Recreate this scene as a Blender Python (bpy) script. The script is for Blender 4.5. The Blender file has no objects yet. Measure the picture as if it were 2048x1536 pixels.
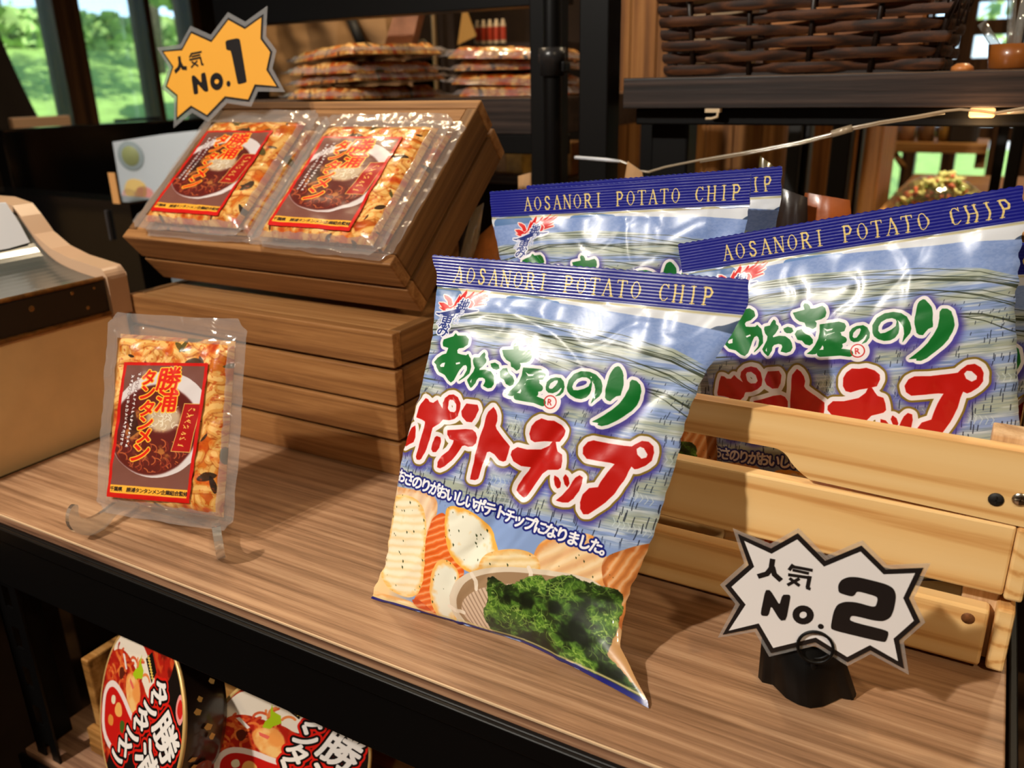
import bpy, bmesh, math, random
import numpy as np
from mathutils import Vector, Matrix

SC = bpy.context.scene
COL = SC.collection
ZB = 0.90            # height of the display shelf top above the floor
EYE = 0.378          # camera height above the shelf top

# ------------------------------------------------------------------ camera
FPX = 1670.0
PPX = np.array([1024.0, 768.0])
def _dir(p):
    v = np.array([p[0]-PPX[0], p[1]-PPX[1], FPX]); return v/np.linalg.norm(v)
_Y = _dir((2030.0, 140.0)); _X = -_dir((-2100.0, 228.0))
_X = _X-_Y*(_X@_Y); _X /= np.linalg.norm(_X); _Z = np.cross(_X, _Y)
RW = np.array([_X, _Y, _Z])                      # image axes -> world axes
CAM = np.array([0.0, 0.0, EYE])                  # heights here are relative to the shelf top
cam_d = bpy.data.cameras.new('camera'); cam = bpy.data.objects.new('camera', cam_d); COL.objects.link(cam)
_r, _d, _f = RW[:, 0], RW[:, 1], RW[:, 2]
cam.matrix_world = Matrix(((_r[0], -_d[0], -_f[0], 0.0), (_r[1], -_d[1], -_f[1], 0.0),
                           (_r[2], -_d[2], -_f[2], ZB+EYE), (0, 0, 0, 1)))
cam_d.sensor_fit = 'HORIZONTAL'; cam_d.sensor_width = 36.0; cam_d.lens = 36.0*FPX/2048.0
cam_d.clip_start = 0.02; cam_d.clip_end = 200
cam_d.dof.use_dof = True; cam_d.dof.focus_distance = 0.62; cam_d.dof.aperture_fstop = 7.0
SC.camera = cam

# ------------------------------------------------------------------ light
SC.view_settings.view_transform = 'Standard'; SC.view_settings.look = 'None'
SC.view_settings.gamma = 1.0; SC.view_settings.use_curve_mapping = False
SC.view_settings.exposure = 0.0
W = bpy.data.worlds.new('world'); SC.world = W; W.use_nodes = True
_wn = W.node_tree.nodes; _wl = W.node_tree.links; _wn.clear()
_sky = _wn.new('ShaderNodeTexSky'); _sky.sky_type = 'HOSEK_WILKIE'; _sky.turbidity = 4.0; _sky.ground_albedo = 0.35
_sky.sun_direction = (0.45, -0.35, 0.82)
_bg = _wn.new('ShaderNodeBackground'); _bg.inputs['Strength'].default_value = 9.5
_wo = _wn.new('ShaderNodeOutputWorld'); _wl.new(_sky.outputs[0], _bg.inputs[0]); _wl.new(_bg.outputs[0], _wo.inputs[0])

def light(name, kind, loc, energy, color, target=None, **kw):
    d = bpy.data.lights.new(name, kind); d.energy = energy; d.color = color
    for k, v in kw.items(): setattr(d, k, v)
    o = bpy.data.objects.new(name, d); COL.objects.link(o); o.location = loc
    if target is not None:
        o.rotation_euler = (Vector(target)-Vector(loc)).to_track_quat('-Z', 'Y').to_euler()
    return o
SUN = light('sun', 'SUN', (0, 0, 8), 8.0, (1.0, 0.95, 0.85), angle=0.01)
SUN.rotation_euler = Vector((-0.45, 0.35, -0.82)).to_track_quat('-Z', 'Y').to_euler()
_kd = Vector((-0.48, -1.0, 1.04)).normalized()
KEY_POS = Vector((-0.30, 0.50, ZB+0.10))+_kd*2.25
light('ceiling_spot_key', 'SPOT', KEY_POS, 192, (1.0, 0.94, 0.84), (-0.30, 0.50, ZB+0.1),
      shadow_soft_size=0.035, spot_size=math.radians(75), spot_blend=0.6)
light('bowl_fill_spot', 'SPOT', (0.5, -1.6, 2.6), 24, (1.0, 0.86, 0.68), (-0.50, 0.42, 0.70), shadow_soft_size=0.05, spot_size=math.radians(20), spot_blend=0.9)  # added fill, aimed under the shelf to brighten the bowl lids
light('carrier_fill_spot', 'SPOT', (-1.35, 0.1, 2.6), 60, (0.92, 0.98, 1.0), (-1.38, 1.1, 1.12), shadow_soft_size=0.06, spot_size=math.radians(32), spot_blend=0.8)  # added cool lamp, stands in for window daylight on the white carrier
for i, (lx, ly, e) in enumerate([(1.0, -0.6, 70), (-1.6, 1.0, 26), (0.3, 2.0, 46), (0.9, 3.2, 70), (-1.2, -1.2, 40), (-1.05, 1.42, 42)]):  # warm overhead fills for the ambient; the last one added to brighten the sack
    light('ceiling_fill_light', 'SPOT', (lx, ly, 2.62), e, (1.0, 0.78, 0.50), (lx, ly, 0),
          shadow_soft_size=0.06, spot_size=math.radians(150), spot_blend=0.8)

# ------------------------------------------------------------------ points from picture rays onto real planes
def ray(p): return RW@_dir(p)
def hit(p, P0, n):
    r = ray(p); P0 = np.asarray(P0, float); n = np.asarray(n, float)
    return CAM+r*(((P0-CAM)@n)/(r@n))
def pz(p, z=0.0): return hit(p, (0, 0, z), (0, 0, 1))
def py(p, y): return hit(p, (0, y, 0), (0, 1, 0))
def px_(p, x): return hit(p, (x, 0, 0), (1, 0, 0))
def Wd(q): return Vector((float(q[0]), float(q[1]), float(q[2])+ZB))
class Frame:
    """a flat sheet standing in the room: origin, axis along it, axis up it, normal"""
    def __init__(s, o, u, v):
        s.o = np.asarray(o, float); u = np.asarray(u, float); s.u = u/np.linalg.norm(u)
        v = np.asarray(v, float); v = v-s.u*(v@s.u); s.v = v/np.linalg.norm(v); s.n = np.cross(s.u, s.v)
    def st(s, p):
        q = hit(p, s.o, s.n)-s.o; return (q@s.u, q@s.v)
    def w(s, a, b, c=0.0): return s.o+s.u*a+s.v*b+s.n*c
    def mat(s):
        q = s.o
        return Matrix(((s.u[0], s.v[0], s.n[0], q[0]), (s.u[1], s.v[1], s.n[1], q[1]),
                       (s.u[2], s.v[2], s.n[2], q[2]+ZB), (0, 0, 0, 1)))
def lean_frame(bl, br, z0, deg):
    a = pz(bl, z0); b = pz(br, z0); u = (b-a)/np.linalg.norm(b-a); bk = np.array([-u[1], u[0], 0.0])
    t = math.radians(deg); return Frame(a, u, np.array([0, 0, math.cos(t)])+bk*math.sin(t))
FRONT = lean_frame((745, 1200), (1255, 1345), 0.0, 20)
# ------------------------------------------------------------------ mesh and naming helpers
class MB:
    """collects shapes into ONE mesh; coordinates in metres, z measured from the shelf top"""
    def __init__(s): s.v = []; s.f = []; s.m = []; s.sm = []; s.uv = {}
    def add(s, vs, fs, mi=0, smooth=False, uvs=None):
        b = len(s.v); s.v += [tuple(map(float, q)) for q in vs]
        for k, f in enumerate(fs):
            if uvs is not None: s.uv[len(s.f)] = [uvs[i] for i in f]
            s.f.append([b+i for i in f]); s.m.append(mi); s.sm.append(smooth)
        return s
    def box(s, x0, x1, y0, y1, z0, z1, mi=0, M=None):
        vs = [(x, y, z) for z in (z0, z1) for y in (y0, y1) for x in (x0, x1)]
        if M is not None: vs = [tuple(M(v)) for v in vs]
        return s.add(vs, [(0, 2, 3, 1), (4, 5, 7, 6), (0, 1, 5, 4), (2, 6, 7, 3), (0, 4, 6, 2), (1, 3, 7, 5)], mi)
    def tube(s, pts, r, n=10, mi=0, closed=False, caps=True):
        P = [Vector(p) for p in pts]; rr = r if hasattr(r, '__len__') else [r]*len(P); vs = []; N = len(P)
        prev = None
        for i, p in enumerate(P):
            a = P[(i+1) % N] if (closed or i < N-1) else P[i]; b = P[i-1] if (closed or i > 0) else P[i]
            t = (a-b).normalized()
            if prev is None: prev = t.orthogonal().normalized()
            prev = (prev-t*prev.dot(t)).normalized(); q = t.cross(prev)
            vs += [p+(prev*math.cos(2*math.pi*k/n)+q*math.sin(2*math.pi*k/n))*rr[i] for k in range(n)]
        fs = []
        for i in range(N if closed else N-1):
            j = (i+1) % N
            for k in range(n): fs.append((i*n+k, i*n+(k+1) % n, j*n+(k+1) % n, j*n+k))
        if caps and not closed: fs += [tuple(range(n-1, -1, -1)), tuple((N-1)*n+k for k in range(n))]
        return s.add(vs, fs, mi, True)
    def lathe(s, prof, c=(0, 0, 0), ax=None, n=32, mi=0):
        """profile of (radius, height) turned about an axis"""
        A = Matrix.Identity(3) if ax is None else Vector((0, 0, 1)).rotation_difference(Vector(ax)).to_matrix()
        vs = []
        for r, z in prof:
            for k in range(n): vs.append(Vector(c)+A@Vector((r*math.cos(2*math.pi*k/n), r*math.sin(2*math.pi*k/n), z)))
        fs = [(i*n+k, i*n+(k+1) % n, (i+1)*n+(k+1) % n, (i+1)*n+k) for i in range(len(prof)-1) for k in range(n)]
        return s.add(vs, fs, mi, True)
    def prism(s, poly, to, d0, d1, mi=0, mside=None):
        """a flat outline given depth; to(a, b, c) places a point"""
        P = []
        for p in poly:
            if not P or math.hypot(p[0]-P[-1][0], p[1]-P[-1][1]) > 1e-6: P.append(p)
        if math.hypot(P[0][0]-P[-1][0], P[0][1]-P[-1][1]) < 1e-6: P.pop()
        poly = P; n = len(poly)
        ar = sum(poly[i][0]*poly[(i+1) % n][1]-poly[(i+1) % n][0]*poly[i][1] for i in range(n)); fc = list(range(n)) if ar > 0 else list(range(n))[::-1]
        s.add([to(p[0], p[1], d1) for p in poly], [fc], mi); s.add([to(p[0], p[1], d0) for p in poly], [fc[::-1]], mi)
        vs = [to(p[0], p[1], d0) for p in poly]+[to(p[0], p[1], d1) for p in poly]
        fs = [(i, (i+1) % n, n+(i+1) % n, n+i) for i in range(n)]
        if ar < 0: fs = [q[::-1] for q in fs]
        return s.add(vs, fs, mi if mside is None else mside)
    def grid(s, fn, nu, nv, mi=0, uvfn=None, flip=False, keep=None, wrapu=False):
        vs = []; uv = []
        for j in range(nv+1):
            for i in range(nu+1):
                vs.append(fn(i/nu, j/nv))
                if uvfn: uv.append(uvfn(i/nu, j/nv))
        fs = []
        for j in range(nv):
            for i in range(nu):
                if keep and not keep((i+.5)/nu, (j+.5)/nv): continue
                a = j*(nu+1)+i; q = (a, a+1, a+nu+2, a+nu+1); fs.append(q[::-1] if flip else q)
        return s.add(vs, fs, mi, True, uv if uvfn else None)
    def build(s, name, mats, parent=None, local=False, bevel=0.0, seg=2, weld=False):
        off = (0, 0, 0) if local else (0, 0, ZB)
        if parent is not None and not local: off = (-parent.location.x, -parent.location.y, ZB-parent.location.z)
        me = bpy.data.meshes.new(name); me.from_pydata([(v[0]+off[0], v[1]+off[1], v[2]+off[2]) for v in s.v], [], s.f)
        for m in (mats if isinstance(mats, (list, tuple)) else [mats]): me.materials.append(m)
        me.polygons.foreach_set('material_index', s.m); me.polygons.foreach_set('use_smooth', s.sm)
        if s.uv:
            ul = me.uv_layers.new(name='UVMap')
            for p in me.polygons:
                if p.index in s.uv:
                    for k, li in enumerate(p.loop_indices): ul.data[li].uv = s.uv[p.index][k]
        if weld:
            bm = bmesh.new(); bm.from_mesh(me); bmesh.ops.remove_doubles(bm, verts=bm.verts, dist=1e-5); bm.to_mesh(me); bm.free()
        me.update(); o = bpy.data.objects.new(name, me); COL.objects.link(o)
        if parent is not None: o.parent = parent
        elif not local:
            c = sum((Vector(b) for b in o.bound_box), Vector())/8; c.z = min(b[2] for b in o.bound_box)
            me.transform(Matrix.Translation(-c)); o.location = c
        if bevel:
            b = o.modifiers.new('edge', 'BEVEL'); b.width = bevel; b.segments = seg; b.limit_method = 'ANGLE'; b.angle_limit = .6
            b.harden_normals = False
        return o
def tag(o, label=None, cat=None, group=None, kind=None):
    for k, v in (('label', label), ('category', cat), ('group', group), ('kind', kind)):
        if v: o[k] = v
    return o
def thing(name, label, cat, loc, group=None):
    o = bpy.data.objects.new(name, None); COL.objects.link(o); o.location = (loc[0], loc[1], loc[2]+ZB); o.empty_display_size = .03
    return tag(o, label, cat, group)
def struct(mb, name, mat, **kw): return tag(mb.build(name, mat, **kw), kind='structure')
def copy_tree(o, parent=None):
    c = o.copy(); COL.objects.link(c); c.parent = parent
    for ch in list(o.children): copy_tree(ch, c)
    return c
def chaikin(P, n=2, closed=True):
    for _ in range(n):
        Q = []
        L = len(P)
        for i in range(L if closed else L-1):
            a, b = P[i], P[(i+1) % L]
            Q += [tuple(.75*x+.25*y for x, y in zip(a, b)), tuple(.25*x+.75*y for x, y in zip(a, b))]
        P = Q
    return P
# ------------------------------------------------------------------ procedural materials
def _mat(name):
    m = bpy.data.materials.new(name); m.use_nodes = True; nt = m.node_tree; nt.nodes.clear()
    out = nt.nodes.new('ShaderNodeOutputMaterial'); p = nt.nodes.new('ShaderNodeBsdfPrincipled'); nt.links.new(p.outputs[0], out.inputs[0])
    return m, nt, p, out
def nn(nt, kind, **kw):
    n = nt.nodes.new(kind)
    for k, v in kw.items():
        if k in n.inputs: n.inputs[k].default_value = v
        else: setattr(n, k, v)
    return n
def ramp(nt, stops):
    r = nt.nodes.new('ShaderNodeValToRGB'); e = r.color_ramp.elements
    while len(e) < len(stops): e.new(.5)
    for x, (pos, c) in zip(e, stops): x.position = pos; x.color = (c[0], c[1], c[2], 1)
    return r
def srgb(r, g, b):
    f = lambda c: (c/255/12.92) if c/255 <= .04045 else ((c/255+.055)/1.055)**2.4
    return (f(r), f(g), f(b))
def solid(name, col, rough=.5, metal=0.0, coat=0.0, spec=.5, bump=0.0, bscale=60, vary=0.0):
    m, nt, p, out = _mat(name); p.inputs['Base Color'].default_value = (*col, 1); p.inputs['Roughness'].default_value = rough
    p.inputs['Metallic'].default_value = metal; p.inputs['Coat Weight'].default_value = coat; p.inputs['Coat Roughness'].default_value = .1
    p.inputs['Specular IOR Level'].default_value = spec
    if bump or vary:
        tc = nn(nt, 'ShaderNodeTexCoord'); n = nn(nt, 'ShaderNodeTexNoise', Scale=bscale, Detail=5.0); nt.links.new(tc.outputs['Object'], n.inputs['Vector'])
        if bump:
            b = nn(nt, 'ShaderNodeBump', Strength=bump, Distance=.002); nt.links.new(n.outputs[0], b.inputs['Height']); nt.links.new(b.outputs[0], p.inputs['Normal'])
        if vary:
            r = ramp(nt, [(.3, tuple(c*(1-vary) for c in col)), (.7, tuple(min(1, c*(1+vary)) for c in col))]); nt.links.new(n.outputs[0], r.inputs[0]); nt.links.new(r.outputs[0], p.inputs['Base Color'])
    return m
def wood(name, c0, c1, c2, axis='X', rough=.5, fine=1.0, ring=6.0, spec=.35, loc=(0, 0, 0), coat=0.0, distort=2.0, streak=0.0, sc=None):
    """grain running along one axis of the object"""
    m, nt, p, out = _mat(name); tc = nn(nt, 'ShaderNodeTexCoord'); mp = nn(nt, 'ShaderNodeMapping'); nt.links.new(tc.outputs['Object'], mp.inputs[0])
    lo, hi = 2.6*fine, 120*fine; s = {'X': (lo, hi, hi), 'Y': (hi, lo, hi), 'Z': (hi, hi, lo)}[axis]
    mp.inputs['Scale'].default_value = sc or s; mp.inputs['Location'].default_value = loc
    n1 = nn(nt, 'ShaderNodeTexNoise', Scale=1.0, Detail=6.0, Roughness=.6, Distortion=.4); n2 = nn(nt, 'ShaderNodeTexNoise', Scale=7.0, Detail=4.0, Roughness=.7)
    wv = nn(nt, 'ShaderNodeTexNoise', Scale=.16, Detail=1.0); nt.links.new(mp.outputs[0], wv.inputs['Vector'])
    mm = nn(nt, 'ShaderNodeMath', operation='MULTIPLY'); mm.inputs[1].default_value = ring*6; nt.links.new(wv.outputs[0], mm.inputs[0])
    sn = nn(nt, 'ShaderNodeMath', operation='SINE'); nt.links.new(mm.outputs[0], sn.inputs[0])
    for x in (n1, n2): nt.links.new(mp.outputs[0], x.inputs['Vector'])
    a = nn(nt, 'ShaderNodeMath', operation='MULTIPLY_ADD'); a.inputs[1].default_value = .13*distort/2; nt.links.new(sn.outputs[0], a.inputs[0]); nt.links.new(n1.outputs[0], a.inputs[2])
    b = nn(nt, 'ShaderNodeMath', operation='MULTIPLY_ADD'); b.inputs[1].default_value = .5; nt.links.new(n2.outputs[0], b.inputs[0]); nt.links.new(a.outputs[0], b.inputs[2])
    r = ramp(nt, [(.50, c0), (.74, c1), (.98, c2)]); nt.links.new(b.outputs[0], r.inputs[0]); nt.links.new(r.outputs[0], p.inputs['Base Color'])
    bp = nn(nt, 'ShaderNodeBump', Strength=.18, Distance=.001); nt.links.new(b.outputs[0], bp.inputs['Height']); nt.links.new(bp.outputs[0], p.inputs['Normal'])
    p.inputs['Roughness'].default_value = rough; p.inputs['Specular IOR Level'].default_value = spec; p.inputs['Coat Weight'].default_value = coat; p.inputs['Coat Roughness'].default_value = .25
    return m
def pine(name, axis='X', up='Z', period=.024, seed=0.0):
    m, nt, p, out = _mat(name); tc = nn(nt, 'ShaderNodeTexCoord'); mp = nn(nt, 'ShaderNodeMapping'); nt.links.new(tc.outputs['Object'], mp.inputs[0])
    k = 2*math.pi/(20*period); s = {'X': (.9, 22, 22), 'Y': (22, .9, 22), 'Z': (22, 22, .9)}[axis]
    mp.inputs['Scale'].default_value = s; mp.inputs['Location'].default_value = (seed, seed*1.7, seed*.3)
    lo = nn(nt, 'ShaderNodeTexNoise', Scale=1.0, Detail=2.0, Roughness=.4); nt.links.new(mp.outputs[0], lo.inputs['Vector'])
    sp = nn(nt, 'ShaderNodeSeparateXYZ'); nt.links.new(tc.outputs['Object'], sp.inputs[0])
    a = nn(nt, 'ShaderNodeMath', operation='MULTIPLY'); a.inputs[1].default_value = 2*math.pi/period; nt.links.new(sp.outputs[up], a.inputs[0])
    b = nn(nt, 'ShaderNodeMath', operation='MULTIPLY_ADD'); b.inputs[1].default_value = 17.0; nt.links.new(lo.outputs[0], b.inputs[0]); nt.links.new(a.outputs[0], b.inputs[2])
    sn = nn(nt, 'ShaderNodeMath', operation='SINE'); nt.links.new(b.outputs[0], sn.inputs[0])
    n2 = nn(nt, 'ShaderNodeTexNoise', Scale=14.0, Detail=4.0); nt.links.new(mp.outputs[0], n2.inputs['Vector'])
    c = nn(nt, 'ShaderNodeMath', operation='MULTIPLY_ADD'); c.inputs[1].default_value = .9; nt.links.new(n2.outputs[0], c.inputs[0]); nt.links.new(sn.outputs[0], c.inputs[2])
    r = ramp(nt, [(.0, srgb(240, 202, 142)), (.74, srgb(234, 190, 126)), (.88, srgb(212, 158, 94)), (1.0, srgb(190, 132, 72))])
    d = nn(nt, 'ShaderNodeMath', operation='MULTIPLY_ADD'); d.inputs[1].default_value = .36; d.inputs[2].default_value = .36; nt.links.new(c.outputs[0], d.inputs[0])
    nt.links.new(d.outputs[0], r.inputs[0]); nt.links.new(r.outputs[0], p.inputs['Base Color']); p.inputs['Roughness'].default_value = .45; p.inputs['Specular IOR Level'].default_value = .4
    return m
def rounded(P, q=.16):
    o = []
    for i in range(len(P)):
        a, p, b = P[i-1], P[i], P[(i+1) % len(P)]
        o += [(p[0]+(a[0]-p[0])*q, p[1]+(a[1]-p[1])*q), (p[0]+(b[0]-p[0])*q, p[1]+(b[1]-p[1])*q)]
    return o
def printed(name, im, rough=.25, coat=.6, bump=.25, bscale=90.0, foil=0.0):
    """film or paper with artwork laid on by UV"""
    m, nt, p, out = _mat(name); uv = nn(nt, 'ShaderNodeUVMap'); t = nn(nt, 'ShaderNodeTexImage'); t.image = im; t.extension = 'EXTEND'; t.interpolation = 'Cubic'
    nt.links.new(uv.outputs[0], t.inputs[0]); nt.links.new(t.outputs[0], p.inputs['Base Color'])
    p.inputs['Roughness'].default_value = rough; p.inputs['Coat Weight'].default_value = coat; p.inputs['Coat Roughness'].default_value = .06; p.inputs['Metallic'].default_value = foil
    if bump:
        tc = nn(nt, 'ShaderNodeTexCoord'); n = nn(nt, 'ShaderNodeTexNoise', Scale=bscale, Detail=3.0, Distortion=.8); nt.links.new(tc.outputs['Object'], n.inputs['Vector'])
        b = nn(nt, 'ShaderNodeBump', Strength=bump, Distance=.003); nt.links.new(n.outputs[0], b.inputs['Height'])
        nt.links.new(b.outputs[0], p.inputs['Normal']); nt.links.new(b.outputs[0], p.inputs['Coat Normal'])
    return m
def clear(name, tint=(1, 1, 1), veil=.15, veilcol=(.8, .78, .76), gloss=.12, rough=.08, bump=0.0, bscale=70):
    """thin clear plastic: lets light through, with a little haze and a sheen"""
    m = bpy.data.materials.new(name); m.use_nodes = True; nt = m.node_tree; nt.nodes.clear(); out = nt.nodes.new('ShaderNodeOutputMaterial')
    tr = nn(nt, 'ShaderNodeBsdfTransparent', Color=(*tint, 1)); df = nn(nt, 'ShaderNodeBsdfDiffuse', Color=(*veilcol, 1)); tl = nn(nt, 'ShaderNodeBsdfTranslucent', Color=(*veilcol, 1)); gl = nn(nt, 'ShaderNodeBsdfGlossy', Roughness=rough)
    h = nn(nt, 'ShaderNodeMixShader', Fac=.4); nt.links.new(df.outputs[0], h.inputs[1]); nt.links.new(tl.outputs[0], h.inputs[2])
    a = nn(nt, 'ShaderNodeMixShader', Fac=veil); nt.links.new(tr.outputs[0], a.inputs[1]); nt.links.new(h.outputs[0], a.inputs[2])
    fr = nn(nt, 'ShaderNodeLayerWeight', Blend=.25); mu = nn(nt, 'ShaderNodeMath', operation='MULTIPLY_ADD'); mu.inputs[1].default_value = .55; mu.inputs[2].default_value = gloss; nt.links.new(fr.outputs['Fresnel'], mu.inputs[0])
    b = nn(nt, 'ShaderNodeMixShader'); nt.links.new(mu.outputs[0], b.inputs[0]); nt.links.new(a.outputs[0], b.inputs[1]); nt.links.new(gl.outputs[0], b.inputs[2]); nt.links.new(b.outputs[0], out.inputs[0])
    if bump:
        tc = nn(nt, 'ShaderNodeTexCoord'); n = nn(nt, 'ShaderNodeTexNoise', Scale=bscale, Detail=3.0, Distortion=1.0); nt.links.new(tc.outputs['Object'], n.inputs['Vector'])
        bb = nn(nt, 'ShaderNodeBump', Strength=bump, Distance=.004); nt.links.new(n.outputs[0], bb.inputs['Height']); nt.links.new(bb.outputs[0], gl.inputs['Normal'])
    return m
from mathutils import noise as _mn
# ------------------------------------------------------------------ materials
M_board = wood('shelf_veneer', srgb(117, 85, 60), srgb(156, 118, 88), srgb(183, 146, 113), 'X', .42, 1.7, 5, .4, distort=1.6)
M_edge = wood('veneer_edge', srgb(90, 62, 46), srgb(140, 102, 78), srgb(176, 138, 108), 'X', .45, 1.2, 4, .4)
M_black = solid('black_powder_coat', srgb(6, 5, 5), .45, 0, 0, .22)
M_blackm = solid('matt_black', srgb(20, 17, 15), .6)
M_darkwood = wood('dark_laminate', srgb(26, 19, 17), srgb(46, 35, 31), srgb(68, 53, 46), 'X', .42, 1.2, 8, .4)
M_darktop = wood('dark_laminate_top', srgb(70, 54, 44), srgb(104, 82, 66), srgb(128, 104, 84), 'X', .28, 1.2, 6, .5)
M_cedar = wood('brown_box_wood', srgb(110, 70, 36), srgb(148, 102, 58), srgb(174, 128, 80), 'X', .55, .9, 4, .3, distort=1.4)
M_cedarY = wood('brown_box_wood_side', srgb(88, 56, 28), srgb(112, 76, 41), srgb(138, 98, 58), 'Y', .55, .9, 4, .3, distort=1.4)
M_pine = pine('pale_pine')
M_pineY = pine('pale_pine_side', 'Y', 'Z', .013, 3.0)
M_pineZ = wood('pale_pine_post', srgb(176, 134, 92), srgb(206, 166, 122), srgb(226, 192, 150), 'Z', .5, .8, 6, .3)
M_plank = wood('plank_brown', srgb(104, 64, 28), srgb(150, 98, 48), srgb(178, 124, 68), 'Z', .55, 1.0, 5, .3)
M_dirt = solid('earthen_floor', srgb(74, 52, 32), .85, 0, 0, .2, .5, 14, .45)
M_wallb = solid('brown_wall', srgb(92, 66, 44), .8, 0, 0, .2, .1, 20, .15)
M_walld = solid('dark_brown_wall', srgb(46, 33, 24), .8, 0, 0, .2, .1, 20, .15)
M_ceil = solid('ceiling_board', srgb(150, 124, 96), .8, 0, 0, .2, .1, 14, .1)
M_frame = wood('window_timber', srgb(38, 24, 14), srgb(72, 46, 26), srgb(98, 66, 40), 'Z', .5, 1.0, 4, .3)
M_glass = clear('window_glass', (.97, .99, .98), .02, (.8, .8, .8), .03, .02)

# ------------------------------------------------------------------ the room
XL, XR, YF, YB, ZC, ZFL = -3.0, 1.9, -2.1, 4.3, 1.85, -ZB
struct(MB().box(XL-.2, XR+.2, YF-.2, YB+.2, ZFL-.05, ZFL), 'floor', M_dirt)
struct(MB().box(XL-.2, XR+.2, YF-.2, YB+.2, ZC, ZC+.1), 'ceiling', M_ceil)
struct(MB().box(XR, XR+.1, YF-.1, YB+.1, ZFL, ZC), 'wall_right', M_wallb)
struct(MB().box(XL-.1, XR+.1, YF-.1, YF, ZFL, ZC), 'wall_front', M_wallb)
w0, w1, ws, wt = .62, 2.66, .235, 1.25                              # left window: from, to, sill, head
m = MB().box(XL-.1, XL, YF-.1, w0, ZFL, ZC).box(XL-.1, XL, w1, YB+.1, ZFL, ZC).box(XL-.1, XL, w0, w1, ZFL, ws).box(XL-.1, XL, w0, w1, wt, ZC)
struct(m, 'wall_left', M_walld)
def window_x(name, y0, y1, z0, z1, bars):
    t = thing(name, None, None, (XL-.05, (y0+y1)/2, z0)); t['kind'] = 'structure'
    fr = MB().box(XL-.09, XL+.03, y0, y1, z0, z0+.02).box(XL-.09, XL+.02, y0, y1, z1-.05, z1).box(XL-.09, XL+.02, y0, y0+.05, z0, z1).box(XL-.09, XL+.02, y1-.045, y1, z0, z1)
    for yb, wd in bars: fr.box(XL-.08, XL+.02, yb-wd/2, yb+wd/2, z0, z1)
    fr.build('window_frame', M_frame, t, bevel=.004)
    ys = [y0]+[b for b, _ in bars]+[y1]
    for a, b in zip(ys[:-1], ys[1:]): MB().box(XL-.052, XL-.048, a, b, z0, z1).build('pane', M_glass, t)
    return t
window_x('window_1', w0, w1, ws, wt, [(2.06, .105), (2.405, .028), (1.35, .03)])
bx0, bx1, bz0, bz1 = -.62, .75, -.25, 1.0                           # back window with dark lattice
m = MB().box(XL-.1, bx0, YB, YB+.1, ZFL, ZC).box(bx1, XR+.1, YB, YB+.1, ZFL, ZC).box(bx0, bx1, YB, YB+.1, ZFL, bz0).box(bx0, bx1, YB, YB+.1, bz1, ZC)
struct(m, 'wall_back', M_wallb)
t = thing('window_2', None, None, ((bx0+bx1)/2, YB, bz0)); t['kind'] = 'structure'
fr = MB()
for x in (-.60, -.36, -.20, -.02, .10, .30, .5, .73): fr.box(x-.028, x+.028, YB-.03, YB+.06, bz0, bz1)
for z in (-.23, .12, .40, .55, .68, .98): fr.box(bx0, bx1, YB-.02, YB+.05, z-.03, z+.03)
fr.build('window_frame', M_frame, t, bevel=.003); MB().box(bx0, bx1, YB+.02, YB+.024, bz0, bz1).build('pane', M_glass, t)

# ------------------------------------------------------------------ the garden outside
M_lawn = solid('lawn', srgb(140, 172, 92), .9, 0, 0, .2, .6, 8, .25)
M_leaf = solid('leaves', srgb(160, 190, 112), .6, 0, 0, .3, 0, 3, .4)
M_leaf2 = solid('leaves_yellowing', srgb(206, 204, 140), .6, 0, 0, .3, 0, 3, .3)
M_bark = solid('bark', srgb(104, 92, 80), .9, 0, 0, .2, .6, 20, .3)
def gz(x, y): return -.55+max(0, min(1.0, (-3.1-x)/7.0))*1.42 if x < -3.1 else -.82
m = MB(); m.grid(lambda u, v: (-3.12-u*19, -8+v*26, gz(-3.12-u*19, 0)+.03*_mn.noise(Vector((u*14, v*16, 0)))), 40, 40, flip=True); m.box(XL-.1, 12, YB+.1, 16, -.86, -.82)
gl = struct(m, 'ground_outside', M_lawn)
def tree(x, y, h, r, label, seed, mat):
    z0 = gz(x, y); h = h+z0+.82
    t = thing('garden_tree', label, 'tree', (x, y, z0), 'garden trees outside the window')
    rg = random.Random(seed); tk = MB(); P = [(x, y, z0-.02), (x+.1, y, z0+(h-z0)*.4), (x+.05, y+.15, z0+(h-z0)*.7), (x, y+.1, h)]
    tk.tube(P, [.13, .10, .07, .03], 8)
    for k in range(5):
        a = rg.uniform(0, 6.28); z = z0+(h-z0)*rg.uniform(.35, .7); tk.tube([(x+.05, y+.05, z), (x+r*.5*math.cos(a), y+r*.5*math.sin(a), z+r*.35), (x+r*.8*math.cos(a), y+r*.8*math.sin(a), z+r*.5)], [.05, .035, .01], 6)
    tk.build('trunk', M_bark, t); lf = MB()
    for k in range(4200):
        d = Vector((rg.gauss(0, 1), rg.gauss(0, 1), rg.gauss(0, .8))).normalized()*r*rg.uniform(.35, 1.0)**.6; cl = vec_noise(d*1.7, seed)
        if cl < .47: continue
        c = Vector((x, y, h*.78))+d; a = Vector((rg.uniform(-1, 1), rg.uniform(-1, 1), rg.uniform(-1, 1))).normalized(); b = a.orthogonal().normalized(); s = rg.uniform(.04, .09)
        lf.add([c-a*s, c+b*s*.6, c+a*s, c-b*s*.6], [(0, 1, 2, 3)])
    lf.build('crown', mat, t)
def vec_noise(p, s): return .5+.5*_mn.noise(p+Vector((s*3.1, s*1.7, 0)))
tree(-7.4, 4.2, 2.2, 1.35, 'light green garden tree spreading behind the middle window pane', 1, M_leaf)
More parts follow.
